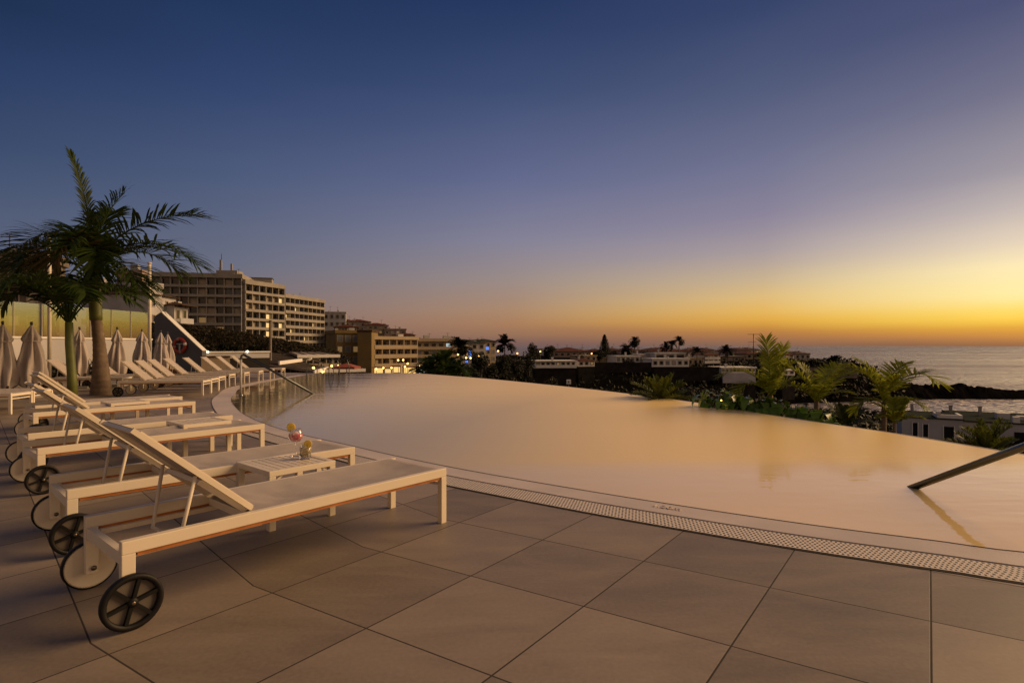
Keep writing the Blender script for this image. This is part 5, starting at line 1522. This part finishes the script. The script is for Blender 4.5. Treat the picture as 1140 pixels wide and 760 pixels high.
feather_palm(984, 9.7, 448, 'tallest feathery palm with fronds arching both ways over the rocks', [(170, 78, 1.15, 122), (155, 86, 0.85, 60), (10, 62, 1.2, 100), (24, 78, 0.9, 70), (350, 30, 0.6, 80), (188, 30, 0.6, 100), (280, 80, 0.55, 50)], 3, 0.045)
feather_palm(996, 9.4, 470, 'small green palm at the foot of the tallest feathery palm', [(20, 72, 0.48, 50), (60, 78, 0.45, 50), (160, 70, 0.46, 60), (200, 50, 0.38, 70), (340, 40, 0.4, 60), (270, 70, 0.3, 60)], 4, 0.03)
feather_palm(940, 10.6, 476, 'small dark palm low between the two bigger palms beyond the pool', [(15, 60, 0.6, 60), (165, 60, 0.55, 60), (45, 70, 0.5, 50), (140, 72, 0.55, 40), (200, 40, 0.5, 60), (340, 40, 0.5, 60), (90, 80, 0.45, 40)], 5, 0.03, leaf='leafmid')
def cycad(px, Y, py, L, label, seed, leaf='cycadleaf', n=24, ll=0.24):
    rnd = random.Random(seed)
    z = ZH(py, Y); p = A(px, Y); gz = land(p.x, p.y)
    root = thing('cycad', (p.x, p.y, gz), 0, label, 'plant', None)
    MB().tube([(0, 0, -0.2), (0, 0, z - gz)], [0.16, 0.11], 10).build('trunk', 'trunk', root)
    for k in range(n):
        fm = MB(); frond(fm, (0, 0, z - gz - 0.03), k * 137.5, rnd.uniform(12, 78), L * rnd.uniform(0.85, 1.1), rnd.uniform(15, 45), 26, ll * L, 0.030 * L + 0.006, 0.05, 0.12, 0.5, 0.010, random.Random(seed * 77 + k), npts=10)
        fm.build('frond', leaf, root)
cycad(736, 13.4, 447.5, 0.72, 'spiky cycad showing over the middle of the infinity edge', 1)
cycad(1098, 7.7, 506, 0.46, 'spiky cycad showing over the infinity edge at the right near the handrail', 2)
for i, (px, py) in enumerate(((797, 446), (818, 449), (838, 452), (862, 456), (884, 460), (905, 466))):
    rnd = random.Random(300 + i)
    Y = 11.4 - 0.25 * i; p = A(px, Y); gz = land(p.x, p.y)
    z = ZH(py - 1, Y)
    root = thing('leafy_plant', (p.x, p.y, gz), 0, ['glossy drooping plant beside the tiny garden lamp, leftmost of the row', 'glossy drooping plant just right of the tiny garden lamp', 'glossy drooping plant left of the upright palm fronds', 'glossy drooping plant at the foot of the upright palm fronds', 'glossy drooping plant between the two yellow-green palms', 'glossy drooping plant at the foot of the broad arching palm'][i], 'plant', 'glossy plants along the outside of the infinity edge')
    sm_ = MB(); lf = MB()
    for k in range(26):
        a = rnd.random() * 6.28; el = R(rnd.uniform(30, 85)); L = rnd.uniform(0.2, 0.42)
        q = Vector((0, 0, z - gz - 0.25))
        d = Vector((math.cos(a) * math.cos(el), math.sin(a) * math.cos(el), math.sin(el)))
        e_ = q + d * L
        sm_.tube([q, e_], 0.006, 5)
        h_ = Vector((math.cos(a), math.sin(a), 0)); s_ = Vector((-h_.y, h_.x, 0))
        vs_, fs_ = [], []
        LL = rnd.uniform(0.22, 0.34)
        for t in range(7):
            u = t / 6
            c = e_ + h_ * (LL * 0.62 * math.sin(u * 1.5)) - UP * (LL * 0.75 * u ** 2) + UP * 0.04 * math.sin(u * 3)
            wd = 0.075 * math.sin(math.pi * min(1, u * 0.92 + 0.08)) ** 0.7 
            vs_ += [c - s_ * wd + UP * 0.012, c, c + s_ * wd + UP * 0.012]
        for t in range(6):
            fs_ += [(t * 3, t * 3 + 1, t * 3 + 4, t * 3 + 3), (t * 3 + 1, t * 3 + 2, t * 3 + 5, t * 3 + 4)]
        lf.add(vs_, fs_, True)
    sm_.tube([(0, 0, -0.2), (0, 0, z - gz - 0.2)], 0.03, 6)
    sm_.build('stem', 'bark', root); lf.build('foliage', 'leafglossy', root)
gl = thing('garden_lamp', A(803, 11.0, ZH(446, 11.0)), 0, 'tiny warm garden lamp glowing between the glossy leaves', 'lamp')
MB().lathe([(0.0, -0.02), (0.018, 0), (0.0, 0.025)], n=12).build('globe', 'lamp', gl)
MB().tube([(0, 0, -0.02), (0, 0, -2.5)], 0.012, 6).build('stake', 'darkpole', gl)

# palms and trees along the street and on the headland
PT = [(478, 88, 412, 3.5, 3.2, 'bushy palm by the lit street, left of the roadside palms'), (494, 84, 411, 3.4, 3.4, 'bushy palm by the lit street, middle of the roadside palms'), (508, 90, 414, 3.2, 3.0, 'bushy palm by the lit street, right of the roadside palms'),
      (513, 120, 387, 9, 3.0, 'taller roadside palm standing against the cream flats'), (562, 205, 384, 9, 4.6, 'palm with a spreading crown over the dark trees right of the street'),
      (706.5, 240, 379.5, 7.5, 2.6, 'single tall fan palm on the headland skyline'), (756, 244, 379.3, 8, 2.7, 'taller palm of the pair above the big white villa'), (748, 240, 384, 6, 2.8, 'lower palm of the pair above the big white villa'), (741, 236, 386.5, 5, 2.6, 'palm just left of the pair above the big white villa'),
      (698, 232, 388, 4, 3.0, 'short bushy palm left of the single tall fan palm'), (808, 236, 391, 4.5, 3.4, 'palm beside the low grey villa left of the mast'), (928, 246, 401.5, 4.5, 4.2, 'last palm at the tip of the headland'), (776, 222, 392, 6, 2.9, 'palm in front of the brown-grey villa')]
for i, (px, Y, yc, h, fl, lab) in enumerate(PT):
    zc = ZH(yc, Y); p = A(px, Y)
    gz = land(p.x, p.y); h = max(h, zc - gz)
    fan = 'fan palm' in lab
    palm_small((p.x, p.y, zc - h), h, fl, lab, 'palms along the street and headland', seed=400 + i, nf=34 if fan else 24, leaf='leafdark' if Y > 110 else 'frond', els=(-60, 85) if fan else (-10, 80), ll=0.34 if not fan else 0.45, nl=16, lw=0.07, tr=0.22)
TR = [(535, 150, 388.5, 18, 'rounded dark tree right of the blue sign'), (548, 130, 399, 16, 'dark tree below the rounded tree right of the street'), (560, 145, 391, 20, 'dark tree under the spreading palm right of the street'), (574, 160, 390, 20, 'dark tree left of the first warm villa lamp'),
      (588, 170, 387, 15, 'dark tree left of the long low white villa'), (522, 100, 408, 22, 'dark bushy tree in front of the small blue sign'), (540, 96, 412, 22, 'dark bushy tree close behind the infinity edge, left one'), (562, 98, 413, 22, 'dark bushy tree close behind the infinity edge, middle one'), (586, 104, 416, 22, 'dark bushy tree close behind the infinity edge, right one'),
      (594, 210, 380.5, 13, 'open branching tree against the sky left of the red roofs'), (612, 236, 384, 14, 'dark tree beside the white house end'), (667, 232, 388.5, 13, 'round dark tree left of the pointed pine'), (683, 240, 390, 12, 'round dark tree right of the pointed pine'), (724, 238, 390, 13, 'dark tree beside the pale blue-white villa wing'),
      (700, 215, 399.5, 14, 'dark bush in front of the bright white villa'), (862, 240, 392, 13, 'dark tree behind the upright palm fronds'), (848, 246, 390, 11, 'dark tree right of the aerial mast'), (905, 244, 399, 13, 'dark tree in front of the villas at the headland tip'), (916, 246, 402, 9, 'smaller dark tree left of the last headland palm'), (942, 242, 406, 7, 'dark shrub right of the last headland palm'), (951, 240, 409, 4, 'smallest dark shrub at the outer end of the headland wall'), (790, 240, 392, 13, 'dark tree behind the two storey villa'), (646, 210, 394, 9, 'dark tree between the red roofs and the cream villa'), (530, 190, 391, 10, 'dark tree hiding the foot of the pale blue flats'),
      (612, 130, 416, 22, 'dark tree below the brownish villa wing'), (470, 250, 377, 6, 'dark tree on the roofline of the left flats')]
for i, (px, Y, yt, wpx, lab) in enumerate(TR):
    p = A(px, Y); gz = land(p.x, p.y); w = wpx * Y / 680.0
    zt_ = ZH(yt, Y)
    h = max(zt_ - gz, w * 0.7)
    broadleaf((p.x, p.y, zt_ - h), h, w, lab, 'dark trees around the bay', seed=500 + i, n=1500 if wpx > 8 else 700, trunk=0.3)
# pointed pine
p = A(673, 236); gz = land(p.x, p.y); zt_ = ZH(372.5, 236)
pine = thing('norfolk_pine', (p.x, p.y, gz), 0, 'pointed dark pine on the headland skyline', 'tree')
H = zt_ - gz
MB().tube([(0, 0, -0.5), (0, 0, H)], [0.3, 0.04], 7).build('trunk', 'bark', pine)
cr = MB(); rnd = random.Random(9)
for k in range(26):
    t = k / 25; z = H * (0.28 + 0.71 * t); L = 2.7 * (1 - t) ** 0.8 + 0.12
    for q in range(7):
        a = q * 0.9 + k * 0.5
        for s in range(5):
            f = (s + 0.7) / 5 * L
            leafclump(cr, (math.cos(a) * f, math.sin(a) * f, z + 0.12 * f - 0.05), 0.32, 0.32, 0.16, 3, 0.28, rnd)
cr.build('crown', 'leafdark', pine)

# scrub on the cliffs, the gully and the bank: nobody could count it
rnd = random.Random(77)
sc = MB()
cnt = 0
while cnt < 6800:
    px = rnd.uniform(470, 1000); Y = math.exp(rnd.uniform(math.log(60), math.log(245)))
    if cnt > 5200: px = rnd.uniform(840, 1010); Y = rnd.uniform(205, 250)
    p = A(px, Y)
    if coast_dist(p.x, p.y) < 0.3: continue
    z = land(p.x, p.y)
    if z < SEA + 1.0: continue
    s = rnd.uniform(0.5, 1.5) * (0.6 + Y / 200)
    for _ in range(7):
        c = p + Vector((rnd.gauss(0, s * .6), rnd.gauss(0, s * .6), 0)); c.z = z + rnd.uniform(0, s * 0.8)
        a = Vector((rnd.gauss(0, 1), rnd.gauss(0, 1), rnd.gauss(0, .8))).normalized(); b = a.orthogonal().normalized()
        q = s * 0.32 * rnd.uniform(0.5, 1.3)
        sc.add([c - a * q, c + b * q * 0.5, c + a * q, c - b * q * 0.5], [(0, 1, 2, 3)])
    cnt += 1
tag(sc.build('scrub', 'leafdark'), 'dark scrub covering the headland cliffs and the gully', 'scrub', kind='stuff')
sc = MB()
for _ in range(3600):
    px = rnd.uniform(120, 425); t = rnd.uniform(0.05, 0.9)
    zc = ZH(crest(px), 84); Y = 54 + 30 * t
    z = -3.0 + (zc + 3.0) * sst(0, 0.8, t); p = A(px, Y)
    for _ in range(6):
        c = Vector((p.x + rnd.gauss(0, .35), p.y + rnd.gauss(0, .35), z + rnd.uniform(-0.1, 0.35)))
        a = Vector((rnd.gauss(0, 1), rnd.gauss(0, 1), rnd.gauss(0, 1))).normalized(); b = a.orthogonal().normalized()
        q = rnd.uniform(0.08, 0.24)
        sc.add([c - a * q, c + b * q * 0.5, c + a * q, c - b * q * 0.5], [(0, 1, 2, 3)])
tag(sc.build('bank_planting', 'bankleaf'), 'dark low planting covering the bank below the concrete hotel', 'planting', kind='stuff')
